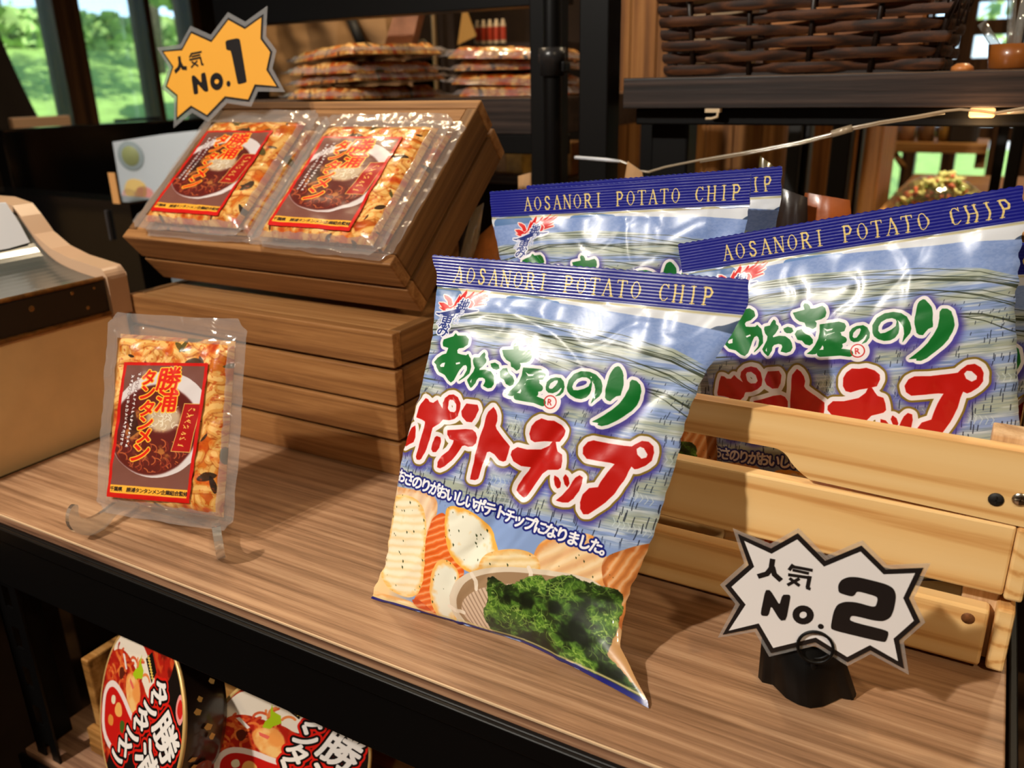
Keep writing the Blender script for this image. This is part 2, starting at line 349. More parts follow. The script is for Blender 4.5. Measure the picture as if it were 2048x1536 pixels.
tree(-8.6, 6.9, 2.0, 1.3, 'garden tree with yellowing leaves at the far end of the window', 2, M_leaf2)
tree(-5.6, 4.9, 1.2, .62, 'small leafy garden tree with pale trunk near the window jamb', 5, M_leaf)
tree(-12.5, 7.5, 3.6, 2.6, 'tall garden tree far back behind the lawn', 4, M_leaf)
tree(1.2, 8.0, 2.6, 2.0, 'leafy garden tree outside the back lattice window', 6, M_leaf)
hd = MB(); rg = random.Random(9)
for k in range(5000):
    c = Vector((rg.uniform(-10.6, -10.0), rg.uniform(-1, 13), rg.uniform(.85, 1.25))); a = Vector((rg.uniform(-1, 1), rg.uniform(-1, 1), rg.uniform(-1, 1))).normalized(); b = a.orthogonal(); s = .09
    hd.add([c-a*s, c+b*s, c+a*s, c-b*s], [(0, 1, 2, 3)])
tag(hd.build('hedge', M_leaf), 'low clipped hedge along the edge of the lawn outside', 'hedge')

# ------------------------------------------------------------------ the front display rack
t = thing('display_rack', 'black steel display rack with a brown veneer shelf in the foreground', 'shelf', (-.4, .60, -ZB))
BX0, BX1, BY0, BY1 = -.856, .056, .372, .875
MB().box(BX0, BX1, BY0, BY1, -.018, 0).build('shelf_board', M_board, t, bevel=.0012)
MB().box(BX0, BX1, BY0-.0012, BY0+.0002, -.017, -.0016).build('edge_band', M_edge, t, bevel=.0004)
MB().box(BX0, BX1, BY0-.0016, BY0-.0004, -.0017, -.0003).build('edge_lip', solid('worn_edge_glint', srgb(206, 176, 142), .4), t)  # worn pale strip; its colour also paints in the glint along the bevel
fb = MB().box(BX0-.008, BX1+.008, BY0-.006, BY0-.0015, -.080, -.0085).box(BX0-.008, BX1+.008, BY0-.010, BY0-.006, -.024, -.0085).box(BX0, BX1, BY0-.0015, BY0+.004, -.080, -.077)
fb.build('front_beam', M_black, t, bevel=.002, seg=3)
MB().box(BX1+.002, BX1+.007, BY0-.006, BY1, -.055, -.0015).build('side_beam', M_black, t, bevel=.001)
MB().box(BX0-.007, BX0-.002, BY0-.006, BY1, -.055, -.0015).build('side_beam', M_black, t, bevel=.001)
MB().box(BX0, BX1, BY1+.001, BY1+.006, -.075, -.006).build('back_beam', M_black, t, bevel=.001)
def slotted_post(x, y, sx, sy):
    """angle post with keyhole slots down one flange"""
    p = MB(); z0, z1 = -ZB, -.006; W = .040
    p.box(x, x+sx*.0025, y, y+sy*W, z0, z1)
    zs = [z1]; z = -.095
    while z > z0+.06: zs += [z, z-.026]; z -= .0505
    zs.append(z0)
    for i in range(0, len(zs)-1, 2): p.box(min(x, x+sx*W), max(x, x+sx*W), min(y, y+sy*.0025), max(y, y+sy*.0025), zs[i+1], zs[i])
    for i in range(1, len(zs)-1, 2):
        for a, b in ((0, .36), (.68, 1)): p.box(min(x+sx*W*a, x+sx*W*b), max(x+sx*W*a, x+sx*W*b), min(y, y+sy*.0025), max(y, y+sy*.0025), zs[i+1], zs[i])
    p.build('post', M_black, t)
slotted_post(BX0+.018, BY0+.004, 1, 1); slotted_post(BX1-.0, BY0+.002, -1, 1); slotted_post(BX0, BY1, 1, -1); slotted_post(BX1, BY1, -1, -1)
MB().box(BX0, BX1, BY0, BY1, -.335, -.318).build('lower_shelf', M_edge, t, bevel=.001)
MB().box(BX0-.004, BX1+.004, BY0-.008, BY0-.002, -.375, -.322).build('lower_beam', M_black, t, bevel=.002)
# ------------------------------------------------------------------ printed artwork, drawn here in code
def vnoise(h, w, sy, sx, seed, octv=3):
    rg = np.random.RandomState(seed); out = np.zeros((h, w), np.float32); amp = 1.0; tot = 0
    for o in range(octv):
        gy = max(2, int(h/sy)+2); gx = max(2, int(w/sx)+2); g = rg.rand(gy, gx).astype(np.float32)
        yy = np.linspace(0, gy-1.001, h); xx = np.linspace(0, gx-1.001, w)
        y0 = yy.astype(int); x0 = xx.astype(int); fy = (yy-y0)[:, None]; fx = (xx-x0)[None, :]
        fy = fy*fy*(3-2*fy); fx = fx*fx*(3-2*fx)
        a = g[y0][:, x0]; b = g[y0][:, x0+1]; c = g[y0+1][:, x0]; d = g[y0+1][:, x0+1]
        out += amp*((a*(1-fx)+b*fx)*(1-fy)+(c*(1-fx)+d*fx)*fy); tot += amp
        amp *= 0.5; sy = max(1.5, sy/2); sx = max(1.5, sx/2)
    return out/tot
GLY = {}
def glyph(ch):
    """triangles of one character from Blender's built-in font, in a unit em"""
    if ch not in GLY:
        c = bpy.data.curves.new('g', 'FONT'); c.body = ch; c.size = 1.0; c.resolution_u = 4
        o = bpy.data.objects.new('g', c); COL.objects.link(o); bpy.context.view_layer.update()
        dg = bpy.context.evaluated_depsgraph_get(); ev = o.evaluated_get(dg); m = ev.to_mesh()
        v = np.array([x.co[:2] for x in m.vertices]) if len(m.vertices) else np.zeros((0, 2))
        t = []
        for p in m.polygons:
            ix = list(p.vertices)
            for k in range(1, len(ix)-1): t.append((ix[0], ix[k], ix[k+1]))
        GLY[ch] = [v[list(k)] for k in t]; ev.to_mesh_clear()
        bpy.data.objects.remove(o); bpy.data.curves.remove(c)
    return GLY[ch]
class Art:
    def __init__(s, w, h, col): s.w, s.h = w, h; s.a = np.empty((h, w, 3), np.float32); s.a[:] = col
    def poly(s, pts, holes=(), m=None):
        """antialiased coverage of a polygon, even-odd, 3x3 samples"""
        if m is None: m = np.zeros((s.h, s.w), np.float32)
        allp = np.concatenate([np.asarray(pts, float)]+[np.asarray(q, float) for q in holes])
        x0 = max(0, int(allp[:, 0].min())-1); x1 = min(s.w, int(allp[:, 0].max())+2)
        y0 = max(0, int(allp[:, 1].min())-1); y1 = min(s.h, int(allp[:, 1].max())+2)
        if x1 <= x0 or y1 <= y0: return m
        K = 3; n = (y1-y0)*K; X = x0+(np.arange((x1-x0)*K)+0.5)/K; acc = np.zeros((n, len(X)), np.uint8)
        Yv = y0+(np.arange(n)+0.5)/K
        for loop in [pts]+list(holes):
            L = np.asarray(loop, float); B = np.roll(L, -1, 0)
            for (ax, ay), (bx, by) in zip(L, B):
                if ay == by: continue
                r0 = np.searchsorted(Yv, min(ay, by)); r1 = np.searchsorted(Yv, max(ay, by))
                if r1 <= r0: continue
                xs = ax+(Yv[r0:r1]-ay)*(bx-ax)/(by-ay)
                acc[r0:r1] ^= (X[None, :] < xs[:, None]).astype(np.uint8)
        cov = acc.reshape(y1-y0, K, x1-x0, K).mean((1, 3)).astype(np.float32)
        m[y0:y1, x0:x1] = np.maximum(m[y0:y1, x0:x1], cov); return m
    def stroke(s, pts, r, m=None):
        """brush stroke: capsules along a line, radius may change"""
        if m is None: m = np.zeros((s.h, s.w), np.float32)
        rr = list(r) if hasattr(r, '__len__') else [r]*len(pts)
        for (a, b, ra, rb) in zip(pts[:-1], pts[1:], rr[:-1], rr[1:]):
            R = max(ra, rb)+2; x0 = max(0, int(min(a[0], b[0])-R)); x1 = min(s.w, int(max(a[0], b[0])+R)+1)
            y0 = max(0, int(min(a[1], b[1])-R)); y1 = min(s.h, int(max(a[1], b[1])+R)+1)
            if x1 <= x0 or y1 <= y0: continue
            Y, X = np.mgrid[y0:y1, x0:x1]; dx, dy = b[0]-a[0], b[1]-a[1]; L = dx*dx+dy*dy+1e-9
            t = np.clip(((X-a[0])*dx+(Y-a[1])*dy)/L, 0, 1); d = np.hypot(X-a[0]-t*dx, Y-a[1]-t*dy)
            m[y0:y1, x0:x1] = np.maximum(m[y0:y1, x0:x1], np.clip(ra+(rb-ra)*t-d+0.5, 0, 1))
        return m
    def text(s, ch, x, y, size, rot=0.0, m=None, sx=1.0, shear=0.0):
        """one character, (x, y) is its centre"""
        if m is None: m = np.zeros((s.h, s.w), np.float32)
        ca, sa = math.cos(rot), math.sin(rot)
        for t in glyph(ch):
            q = (t-np.array([0.5, 0.38]))*size; qx = q[:, 0]*sx+q[:, 1]*shear; qy = -q[:, 1]
            s.poly(np.stack([x+qx*ca-qy*sa, y+qx*sa+qy*ca], 1), m=m)
        return m
    def _conv(s, m, k):
        H = s.h+2*k.shape[0]; Wd_ = s.w+2*k.shape[1]
        f = np.fft.irfft2(np.fft.rfft2(m, (H, Wd_))*np.fft.rfft2(k, (H, Wd_)), (H, Wd_))
        c = k.shape[0]//2; e = k.shape[1]//2; return f[c:c+s.h, e:e+s.w].astype(np.float32)
    def grow(s, m, r):
        R = int(math.ceil(r))+1; Y, X = np.mgrid[-R:R+1, -R:R+1]; k = (np.hypot(X, Y) <= r).astype(np.float32)
        return np.clip(s._conv(m, k)/max(2.0, r*0.7), 0, 1)
    def blur(s, m, sg):
        R = int(sg*3)+1; Y, X = np.mgrid[-R:R+1, -R:R+1]; k = np.exp(-(X*X+Y*Y)/(2*sg*sg)); k /= k.sum()
        return np.clip(s._conv(m, k.astype(np.float32)), 0, 1)
    def put(s, m, col, op=1.0):
        c = np.asarray(col, np.float32); k = (m*op)[..., None]; s.a = s.a*(1-k)+c*k
    def image(s, name):
        im = bpy.data.images.new(name, s.w, s.h, alpha=False)
        px = np.ones((s.h, s.w, 4), np.float32); px[..., :3] = np.clip(s.a[::-1], 0, 1)
        im.pixels.foreach_set(px.ravel()); im.update(); im.pack(); return im

SERIF = {  # light strokes and heavy strokes of the seal lettering, unit box, y down
 'A': ([(.5, 0, .08, 1)], [(.5, 0, .9, 1)], [(.24, .62, .76, .62), (-.02, 1, .22, 1), (.72, 1, 1.06, 1)]),
 'S': ([], [(.82, .2, .68, .04), (.68, .04, .35, .02), (.35, .02, .2, .2), (.2, .2, .32, .42), (.32, .42, .7, .58), (.7, .58, .82, .8), (.82, .8, .62, .98), (.62, .98, .3, .97), (.3, .97, .14, .78)], []),
 'N': ([(.14, 0, .14, 1), (.88, 0, .88, 1)], [(.14, 0, .86, 1)], [(0, 0, .24, 0), (.74, 0, 1.02, 0), (0, 1, .3, 1)]),
 'R': ([], [(.2, 0, .2, 1), (.2, 0, .62, .02), (.62, .02, .8, .24), (.8, .24, .62, .48), (.62, .48, .2, .5), (.5, .5, .92, 1)], [(.04, 0, .3, 0), (.04, 1, .38, 1), (.8, 1, 1.02, 1)]),
 'I': ([], [(.5, 0, .5, 1)], [(.3, 0, .7, 0), (.3, 1, .7, 1)]),
 'P': ([], [(.22, 0, .22, 1), (.22, 0, .64, .02), (.64, .02, .84, .26), (.84, .26, .64, .52), (.64, .52, .22, .54)], [(.06, 0, .3, 0), (.06, 1, .4, 1)]),
 'T': ([], [(.5, 0, .5, 1)], [(.06, 0, .94, 0), (.06, 0, .04, .16), (.94, 0, .96, .16), (.32, 1, .68, 1)]),
 'H': ([], [(.16, 0, .16, 1), (.84, 0, .84, 1)], [(.16, .5, .84, .5), (.02, 0, .3, 0), (.02, 1, .3, 1), (.7, 0, .98, 0), (.7, 1, .98, 1)]),
 'C': ([], [(.24, .2, .12, .5), (.12, .5, .24, .82)], [(.86, .2, .66, .02), (.66, .02, .42, .02), (.42, .02, .24, .2), (.24, .82, .44, .98), (.44, .98, .7, .97), (.7, .97, .88, .8), (.86, 0, .88, .22)]),
 'O': ([], [(.14, .32, .1, .5), (.1, .5, .14, .7), (.86, .32, .9, .5), (.9, .5, .86, .7)], [(.14, .32, .32, .06), (.32, .06, .5, 0), (.5, 0, .68, .06), (.68, .06, .86, .32), (.14, .7, .32, .94), (.32, .94, .5, 1), (.5, 1, .68, .94), (.68, .94, .86, .7)]),
}
def C_(sc, ox, oy, pts): return [(ox+sc*x, oy+sc*y) for x, y in pts]
_R1 = lambda *p: C_(.12207, 850, 650, p)
_R2 = lambda *p: C_(.12207, 1060, 700, p)
_R3 = lambda *p: C_(.13672, 800, 770, p)
_R4 = lambda *p: C_(.15625, 1020, 820, p)
_R5 = lambda *p: C_(.14648, 860, 510, p)
_RB = lambda *p: C_(.22789, 900, 1080, p)    # basket
_RL = lambda *p: C_(.16278, 730, 980, p)     # left chips
S0, S1, T0, T1, PPM = -0.03, 0.27, -0.04, 0.285, 4600.0

def bag_art():
    w = int((S1-S0)*PPM); h = int((T1-T0)*PPM); A = Art(w, h, (.52, .62, .80))
    def c(pts):
        o = []
        for p in pts:
            s_, t_ = FRONT.st(p); o.append(((s_-S0)*PPM, (T1-t_)*PPM))
        return o
    def row(t): return (T1-t)*PPM
    Y, X = np.mgrid[0:h, 0:w].astype(np.float32); Tt = T1-Y/PPM; Ss = S0+X/PPM
    # sky, hills, sea, nori beds
    A.a[:] = (.845, .86, .89)
    wob = (vnoise(h, w, 400, 160, 3)-.5)*.008
    for q, cc in ((_R5((-200, 420), (60, 380), (150, 362), (220, 362), (330, 405), (400, 470), (450, 540), (460, 640), (-200, 640)), (.34, .48, .68)), (_R5((1040, 600), (1060, 565), (1110, 550), (1250, 545), (1400, 545), (1500, 556), (1600, 600), (1680, 625), (1740, 630), (1790, 660), (1790, 760), (1040, 700)), (.38, .52, .74)), ([(1405, 668), (1432, 652), (1450, 652), (1500, 632), (1540, 700), (1405, 700)], (.25, .32, .44))): A.put(A.poly(chaikin(c(q), 2)), cc)
    def line(pts): P = sorted(FRONT.st(p) for p in pts); return np.interp(Ss, [a for a, _ in P], [b for _, b in P])
    sea = np.clip((line([(800, 588), (905, 592), (1000, 594), (1100, 603), (1220, 620), (1330, 638), (1440, 660), (1500, 676)])+wob*.25-Tt)*PPM/2.5, 0, 1); nz = vnoise(h, w, 5, 9, 5)
    A.put(sea, (.53, .62, .82)); A.put(sea*(nz > .52), (.45, .56, .78), .5)
    beds = np.clip((line([(800, 640), (900, 630), (960, 622), (1050, 630), (1150, 648), (1250, 668), (1350, 697), (1420, 735), (1480, 770)])+wob*.25-Tt)*PPM/3, 0, 1)
    A.put(beds, (.66, .71, .76))
    ph = (.2065-Tt)/.0075; ph = ph/(1+.02*ph)+(vnoise(h, w, 90, 700, 9)-.5)*1.3
    st = (np.sin(ph*2*math.pi/2.1)*.5+.5)
    A.put(beds*np.clip((st-.5)*3, 0, 1), (.66, .69, .60), .75)
    A.put(beds*np.clip((.35-st)*4, 0, 1), (.50, .60, .84), .75)
    fine = vnoise(h, w, 4, 60, 12, 2); A.put(beds*np.clip((fine-.55)*6, 0, 1), (.36, .45, .56), .45)
    A.put(beds*np.clip((vnoise(h, w, 6, 80, 22, 2)-.6)*7, 0, 1), (.86, .88, .88), .6)
    rg = random.Random(4)
    _bt = line([(800, 640), (900, 630), (960, 622), (1050, 630), (1150, 648), (1250, 668), (1350, 697), (1420, 735), (1480, 770)])[0]
    for tt in (.0022, .0048, .0062, .0095, .0112, .0150, .0162, .0205, .0225, .0275, .0345, .0420):
        pts = [((s_-S0)*PPM, row(float(np.interp(s_, Ss[0], _bt))-tt*(1+.25*math.sin(s_*22+tt*600))+.0007*math.sin(s_*70+tt*900))) for s_ in np.linspace(-.03, .27, 60)]
        A.put(A.stroke(pts, rg.choice([1.1, 1.6, 2.6])), (.17, .20, .13), .8)
    grid = np.zeros((h, w), np.float32)
    for i in range(1500):
        s_ = rg.uniform(-.03, .27); tt = rg.uniform(.02, .203); d = (.205-tt)
        L = .0010+d*.06*rg.uniform(.5, 1.2)
        if rg.random() < d*2.6: continue
        A.stroke([((s_-S0)*PPM, row(tt)), ((s_-S0-.0006-L*.05)*PPM, row(tt-L))], .8+d*6, grid)
    A.put(grid, (.07, .09, .16), .85)
    net = np.zeros((h, w), np.float32)                                   # woven nets on the near beds
    for i in range(26):
        s0 = rg.uniform(-.02, .2); t0 = rg.uniform(.095, .165); n = rg.randint(6, 14)
        for j in range(n):
            x = (s0+j*.0034-S0)*PPM; y = row(t0-j*.0006)
            A.stroke([(x, y), (x+7, y+12), (x-1, y+26)], 1.3, net)
    A.put(net, (.80, .85, .86), .7)
    low = np.clip((.093-.03*(Ss-.1)-Tt)*PPM/40, 0, 1); A.put(low, (.53, .63, .83))
    A.put(A.blur(np.clip((vnoise(h, w, 40, 90, 31)-.55)*4, 0, 1)*np.clip((.17-Tt)*60, 0, 1)*np.clip((Ss-.2)*30, 0, 1), 5), (.62, .63, .60), .6)
    A.put(np.clip((Ss-.165)*40, 0, 1)*np.clip((.075-Tt)*60, 0, 1), (.74, .56, .36)); A.put(np.clip((.04-Ss)*40, 0, 1)*np.clip((.062-Tt)*60, 0, 1), (.93, .79, .58))
    # ---- chips
    def chip(pts, col, edge, rip=None, specks=0, seed=1):
        m = A.poly(chaikin(c(pts), 3)); inn = A.blur(m, 16)*m
        n = vnoise(h, w, 26, 26, seed); base = np.asarray(col, np.float32)
        A.put(m, edge); A.put(m*np.clip((inn-.62+(n-.5)*.5)*4, 0, 1), base)
        if rip:
            ang, per, c2 = rip; wv = np.sin((X*math.sin(ang)+Y*math.cos(ang)+8*(n-.5))*2*math.pi/per)
            A.put(m*np.clip(wv*.9, 0, 1), c2, .55); A.put(m*np.clip(-wv-.25, 0, 1), (.99, .95, .85), .5)
        r2 = random.Random(seed); P = np.asarray(c(pts)); sp = np.zeros((h, w), np.float32)
        for i in range(specks):
            x = r2.uniform(P[:, 0].min(), P[:, 0].max()); y = r2.uniform(P[:, 1].min(), P[:, 1].max()); r = r2.uniform(1.5, 6)
            A.poly([(x-r*.5, y-r), (x+r*.6, y-r*.2), (x+r*.4, y+r*1.2), (x-r*.4, y+r*.3)], m=sp)
        A.put(sp*m, (.17, .22, .10), .92)
    chip(_RL((60, -60), (420, -50), (700, -10), (960, 60), (960, 300), (880, 460), (820, 640), (0, 700)), (.93, .80, .66), (.86, .62, .40), (1.2, 46, (.84, .68, .56)), 8, 3)
    chip(_RL((900, 320), (1060, 230), (1120, 500), (1300, 900), (1300, 1050), (900, 1600), (500, 1600), (720, 1200), (780, 700), (860, 450)), (.90, .42, .14), (.86, .36, .10), (.5, 22, (.80, .30, .08)), 5, 4)
    chip(_RL((0, 1200), (400, 1300), (700, 1400), (1000, 1900), (0, 1900)), (.95, .84, .66), (.90, .66, .38), (.2, 30, (.88, .72, .5)), 8, 5)
    chip(_RL((560, 1330), (760, 1330), (1000, 1700), (1000, 1900), (900, 1900), (760, 1560)), (.86, .36, .14), (.80, .30, .10), (.3, 26, (.7, .25, .1)), 0, 6)
    chip(_RL((1100, 150), (1400, 230), (1600, 400), (1700, 620), (1740, 760), (1500, 1000), (1300, 960), (1140, 800), (1060, 560), (1050, 300)), (.92, .91, .84), (.96, .70, .30), None, 26, 7)
    chip(_RL((340, 60), (560, 40), (740, 130), (800, 330), (830, 560), (800, 900), (760, 1200), (600, 1330), (420, 1270), (260, 1150), (200, 1000), (240, 700), (350, 380)), (.95, .90, .78), (.95, .74, .40), (.18, 27, (.94, .80, .55)), 40, 8)
    chip(_RL((1060, 810), (1180, 880), (1260, 1060), (1200, 1350), (1100, 1800), (960, 1800), (900, 1500), (850, 1300), (880, 1000), (950, 850)), (.91, .90, .84), (.94, .72, .40), None, 16, 9)
    chip(_RB((830, -10), (1000, -60), (1300, -90), (1400, 100), (1420, 260), (1400, 420), (900, 420), (760, 200)), (.93, .78, .58), (.90, .60, .30), (.6, 44, (.84, .60, .42)), 18, 10)
    chip(_RB((330, 130), (430, 70), (640, 45), (790, 90), (850, 180), (850, 300), (300, 330)), (.94, .84, .64), (.92, .68, .36), (.22, 24, (.90, .74, .46)), 12, 11)
    chip(_RB((1330, 160), (1560, 60), (1800, 20), (2300, 40), (2300, 900), (1500, 900), (1400, 420)), (.85, .55, .30), (.72, .40, .18), (1.1, 30, (.66, .36, .16)), 26, 12)
    # ---- basket and seaweed
    rim = _RB((30, 560), (60, 400), (150, 290), (300, 230), (560, 200), (850, 230), (1200, 290), (1400, 400), (1430, 600), (1330, 860), (1000, 1010), (600, 960), (250, 860), (90, 720))
    A.put(A.poly(chaikin(c(rim), 2)), (.86, .80, .72))
    inner = _RB((95, 590), (120, 440), (200, 330), (340, 275), (560, 245), (850, 275), (1180, 330), (1420, 430), (1440, 620), (1340, 860), (1000, 960), (600, 920), (300, 830), (140, 720))
    mi = A.poly(chaikin(c(inner), 2)); A.put(mi, (.62, .50, .38))
    fl = _RB((120, 600), (170, 480), (340, 380), (700, 340), (1200, 420), (1350, 640), (1250, 860), (900, 930), (500, 860), (200, 740))
    mf = A.poly(chaikin(c(fl), 2)); A.put(mf, (.83, .73, .64))
    wv = np.sin((X*math.sin(-.95)+Y*math.cos(-.95))*2*math.pi/15); A.put(mf*np.clip(wv-.1, 0, 1), (.48, .36, .28), .7)
    for p in ([(250, 270), (285, 330), (285, 400)], [(750, 215), (765, 260), (760, 300)], [(30, 560), (90, 600), (150, 620)]):
        A.put(A.stroke(c(_RB(*p)), 7), (.93, .88, .82), .9)
    nori = _RB((380, 300), (450, 290), (560, 370), (640, 340), (720, 300), (830, 270), (900, 330), (1010, 280), (1110, 290), (1230, 340), (1370, 390), (1500, 420),
               (1540, 500), (1500, 620), (1440, 740), (1380, 820), (1340, 890), (1420, 960), (1560, 1090), (1640, 1210), (1660, 1320), (1560, 1340), (1380, 1200), (1240, 1080), (1120, 980), (1000, 960), (880, 960), (700, 930), (520, 850), (380, 780), (340, 690), (330, 600), (390, 500), (380, 420))
    mn = A.poly(c(nori)); ragged = vnoise(h, w, 12, 12, 41); mn = np.clip((A.blur(mn, 6)+(ragged-.5)*.7-.5)*8, 0, 1)
    n1 = vnoise(h, w, 70, 80, 42, 4); n2 = vnoise(h, w, 16, 22, 43, 3); n3 = vnoise(h, w, 7, 7, 44, 2)
    A.put(mn, (.13, .19, .07)); A.put(mn*np.clip((n1*.5+n2*.6-.44)*6, 0, 1), (.25, .39, .13))
    A.put(mn*np.clip((n2*.7+n3*.5-.66)*8, 0, 1)*np.clip((n1-.3)*4, 0, 1), (.42, .58, .20), .85)
    A.put(mn*np.clip((n3-.66)*9, 0, 1)*np.clip((n1-.42)*6, 0, 1), (.62, .72, .36), .8)
    A.put(mn*np.clip((.36-n1)*9, 0, 1), (.05, .07, .04), .7)
    fil = np.zeros((h, w), np.float32); P = np.asarray(c(nori)); r3 = random.Random(8)
    for i in range(420):
        x = r3.uniform(P[:, 0].min(), P[:, 0].max()); y = r3.uniform(P[:, 1].min(), P[:, 1].max()); a = r3.uniform(0, 6.28); q = [(x, y)]
        for j in range(4): a += r3.uniform(-.8, .8); q.append((q[-1][0]+9*math.cos(a), q[-1][1]+9*math.sin(a)))
        A.stroke(q, 1.3, fil)
    A.put(fil*mn*np.clip((n1-.3)*5, 0, 1), (.55, .68, .30), .7)
    # ---- bottom seal
    # ---- title lettering: green line
    G = np.zeros((h, w), np.float32)
    def g(pts, *holes): A.poly(c(pts), [c(q) for q in holes], G)
    g(_R1((545, 140), (580, 182), (720, 182), (770, 240), (770, 330), (700, 380), (620, 390), (590, 420), (595, 470), (660, 490), (750, 505), (785, 480), (800, 515), (830, 560), (838, 690), (810, 800), (720, 870), (630, 922), (640, 900), (715, 840), (765, 745), (765, 690), (745, 660), (700, 670), (640, 740), (600, 810), (545, 910), (490, 945), (440, 910), (370, 820), (270, 770), (225, 690), (215, 650), (175, 610), (230, 540), (310, 490), (390, 470), (430, 380), (330, 350), (315, 290), (325, 240), (400, 215), (500, 190)),
      _R1((275, 660), (310, 625), (370, 615), (350, 690), (290, 690)), _R1((565, 625), (640, 610), (645, 640), (575, 655)))
    g(_R1((1050, 455), (1070, 490), (1060, 540), (1090, 580), (1085, 620), (1030, 690), (985, 720), (985, 745), (1080, 740), (1170, 770), (1230, 840), (1245, 900), (1240, 980), (1200, 1030), (1130, 1040), (1050, 1000), (1090, 930), (1085, 890), (1040, 865), (970, 870), (935, 900), (920, 950), (860, 1020), (835, 1030), (790, 960), (775, 900), (830, 830), (880, 770), (905, 710), (880, 650), (870, 580), (885, 540), (970, 540), (1010, 490)),
      _R1((820, 930), (850, 885), (840, 960)))
    g(_R1((1160, 640), (1230, 625), (1290, 660), (1305, 720), (1260, 740), (1200, 725), (1170, 690)))
    g(_R1((1545, 310), (1590, 330), (1610, 380), (1610, 420), (1680, 430), (1790, 415), (1825, 460), (1830, 540), (1800, 600), (1740, 625), (1640, 630), (1660, 670), (1640, 730), (1590, 755), (1540, 710), (1500, 690), (1490, 620), (1420, 580), (1375, 520), (1345, 420), (1440, 415), (1525, 410), (1520, 340)))
    g(_R1((1320, 770), (1360, 720), (1430, 715), (1445, 760), (1480, 810), (1530, 850), (1560, 920), (1545, 980), (1490, 1005), (1430, 970), (1400, 900), (1340, 870)))
    g(_R1((1700, 705), (1870, 720))+_R2((140, 310), (260, 320), (335, 365), (350, 420), (310, 490), (240, 495), (170, 488))+_R1((1890, 880), (1760, 890), (1745, 950), (1700, 1020), (1640, 1090), (1550, 1165), (1500, 1160), (1420, 1130), (1500, 1090), (1570, 1020), (1640, 930), (1680, 830)),
      _R1((1735, 775), (1790, 810), (1880, 815), (1860, 840), (1780, 845)))
    for q, r in (([(1790, 950), (1925, 935)], 11), ([(1880, 960), (1730, 1045)], 12), ([(1730, 1050), (1960, 1035)], 12), ([(1945, 1000), (1985, 1035)], 11), ([(1850, 1040), (1830, 1180)], 14), ([(1725, 1120), (1905, 1115)], 12), ([(1615, 1168), (1760, 1195), (1900, 1218), (2025, 1268)], 12)):
        A.stroke(c(_R1(*q)), r*.95, G)
    g(_R2((360, 610), (375, 530), (430, 475), (500, 455), (590, 465), (640, 520), (657, 610), (635, 690), (580, 745), (505, 760), (570, 705), (610, 640), (600, 620), (540, 680), (470, 710), (400, 700), (365, 660)), _R2((405, 610), (430, 550), (490, 505), (540, 500), (545, 530), (510, 590), (460, 640), (420, 640)))
    g(_R2((695, 620), (720, 500), (800, 400), (920, 355), (1050, 365), (1150, 410), (1220, 490), (1250, 590), (1245, 690), (1210, 760), (1130, 830), (1080, 880), (1130, 750), (1145, 640), (1120, 560), (1080, 500), (1090, 570), (1080, 650), (1050, 720), (990, 780), (910, 805), (830, 790), (750, 740), (705, 680)),
      _R2((780, 610), (800, 540), (850, 480), (930, 450), (1010, 455), (1060, 490), (1070, 530), (1040, 600), (960, 640), (870, 665), (800, 660)))
    g(_R2((1440, 290), (1490, 270), (1520, 285), (1560, 350), (1585, 420), (1580, 560), (1555, 700), (1540, 745), (1470, 760), (1420, 800), (1380, 840), (1330, 820), (1300, 780), (1305, 640), (1330, 520), (1370, 410), (1410, 330)))
    g(_R2((1680, 530), (1720, 490), (1790, 510), (1840, 570), (1860, 680), (1840, 800), (1790, 900), (1710, 1000), (1600, 1080), (1480, 1150), (1350, 1220), (1260, 1240), (1200, 1220), (1210, 1190), (1100, 1170), (1180, 1130), (1300, 1060), (1420, 980), (1520, 880), (1610, 760), (1665, 640)))
    reg = A.stroke(c(_R2((428, 850), (429, 850))), 25)
    # red line
    Rd = np.zeros((h, w), np.float32)
    def rr(pts, *holes): A.poly(c(pts), [c(q) for q in holes], Rd)
    rr(_R3((395, 190), (440, 205), (470, 245), (530, 260), (590, 215), (620, 270), (690, 350), (670, 260), (700, 190), (770, 145), (850, 140), (920, 180), (955, 260), (955, 370), (930, 450), (870, 490), (780, 510), (690, 500), (650, 560), (600, 590), (550, 620), (520, 720), (480, 850), (430, 980), (385, 1065), (350, 1085), (300, 1080), (290, 1040), (320, 930), (360, 800), (395, 680), (430, 560), (430, 530), (370, 500), (275, 470), (280, 420), (310, 350), (350, 260)),
       _R3((755, 330), (755, 240), (780, 210), (840, 215), (890, 280), (900, 370), (870, 400), (800, 390), (770, 360)))
    rr(_R3((260, 590), (275, 660), (270, 760), (240, 830), (160, 860), (95, 895), (60, 880), (90, 790), (150, 690), (200, 620)))
    rr(_R3((610, 740), (660, 760), (665, 830), (640, 910), (590, 970), (545, 970), (525, 930), (550, 830), (580, 760)))
    rr(_R3((1050, 270), (1220, 290), (1240, 360), (1200, 470), (1140, 540), (1060, 530), (1000, 460), (985, 380), (1020, 310)))
    rr(_R3((765, 655), (900, 650), (1050, 640), (1150, 650), (1200, 690), (1220, 760), (1205, 840), (1160, 885), (1100, 890), (1050, 870), (1010, 880), (930, 980), (840, 1090), (740, 1170), (660, 1205), (610, 1190), (620, 1120), (680, 1030), (790, 950), (860, 840), (875, 800), (800, 780), (765, 720)))
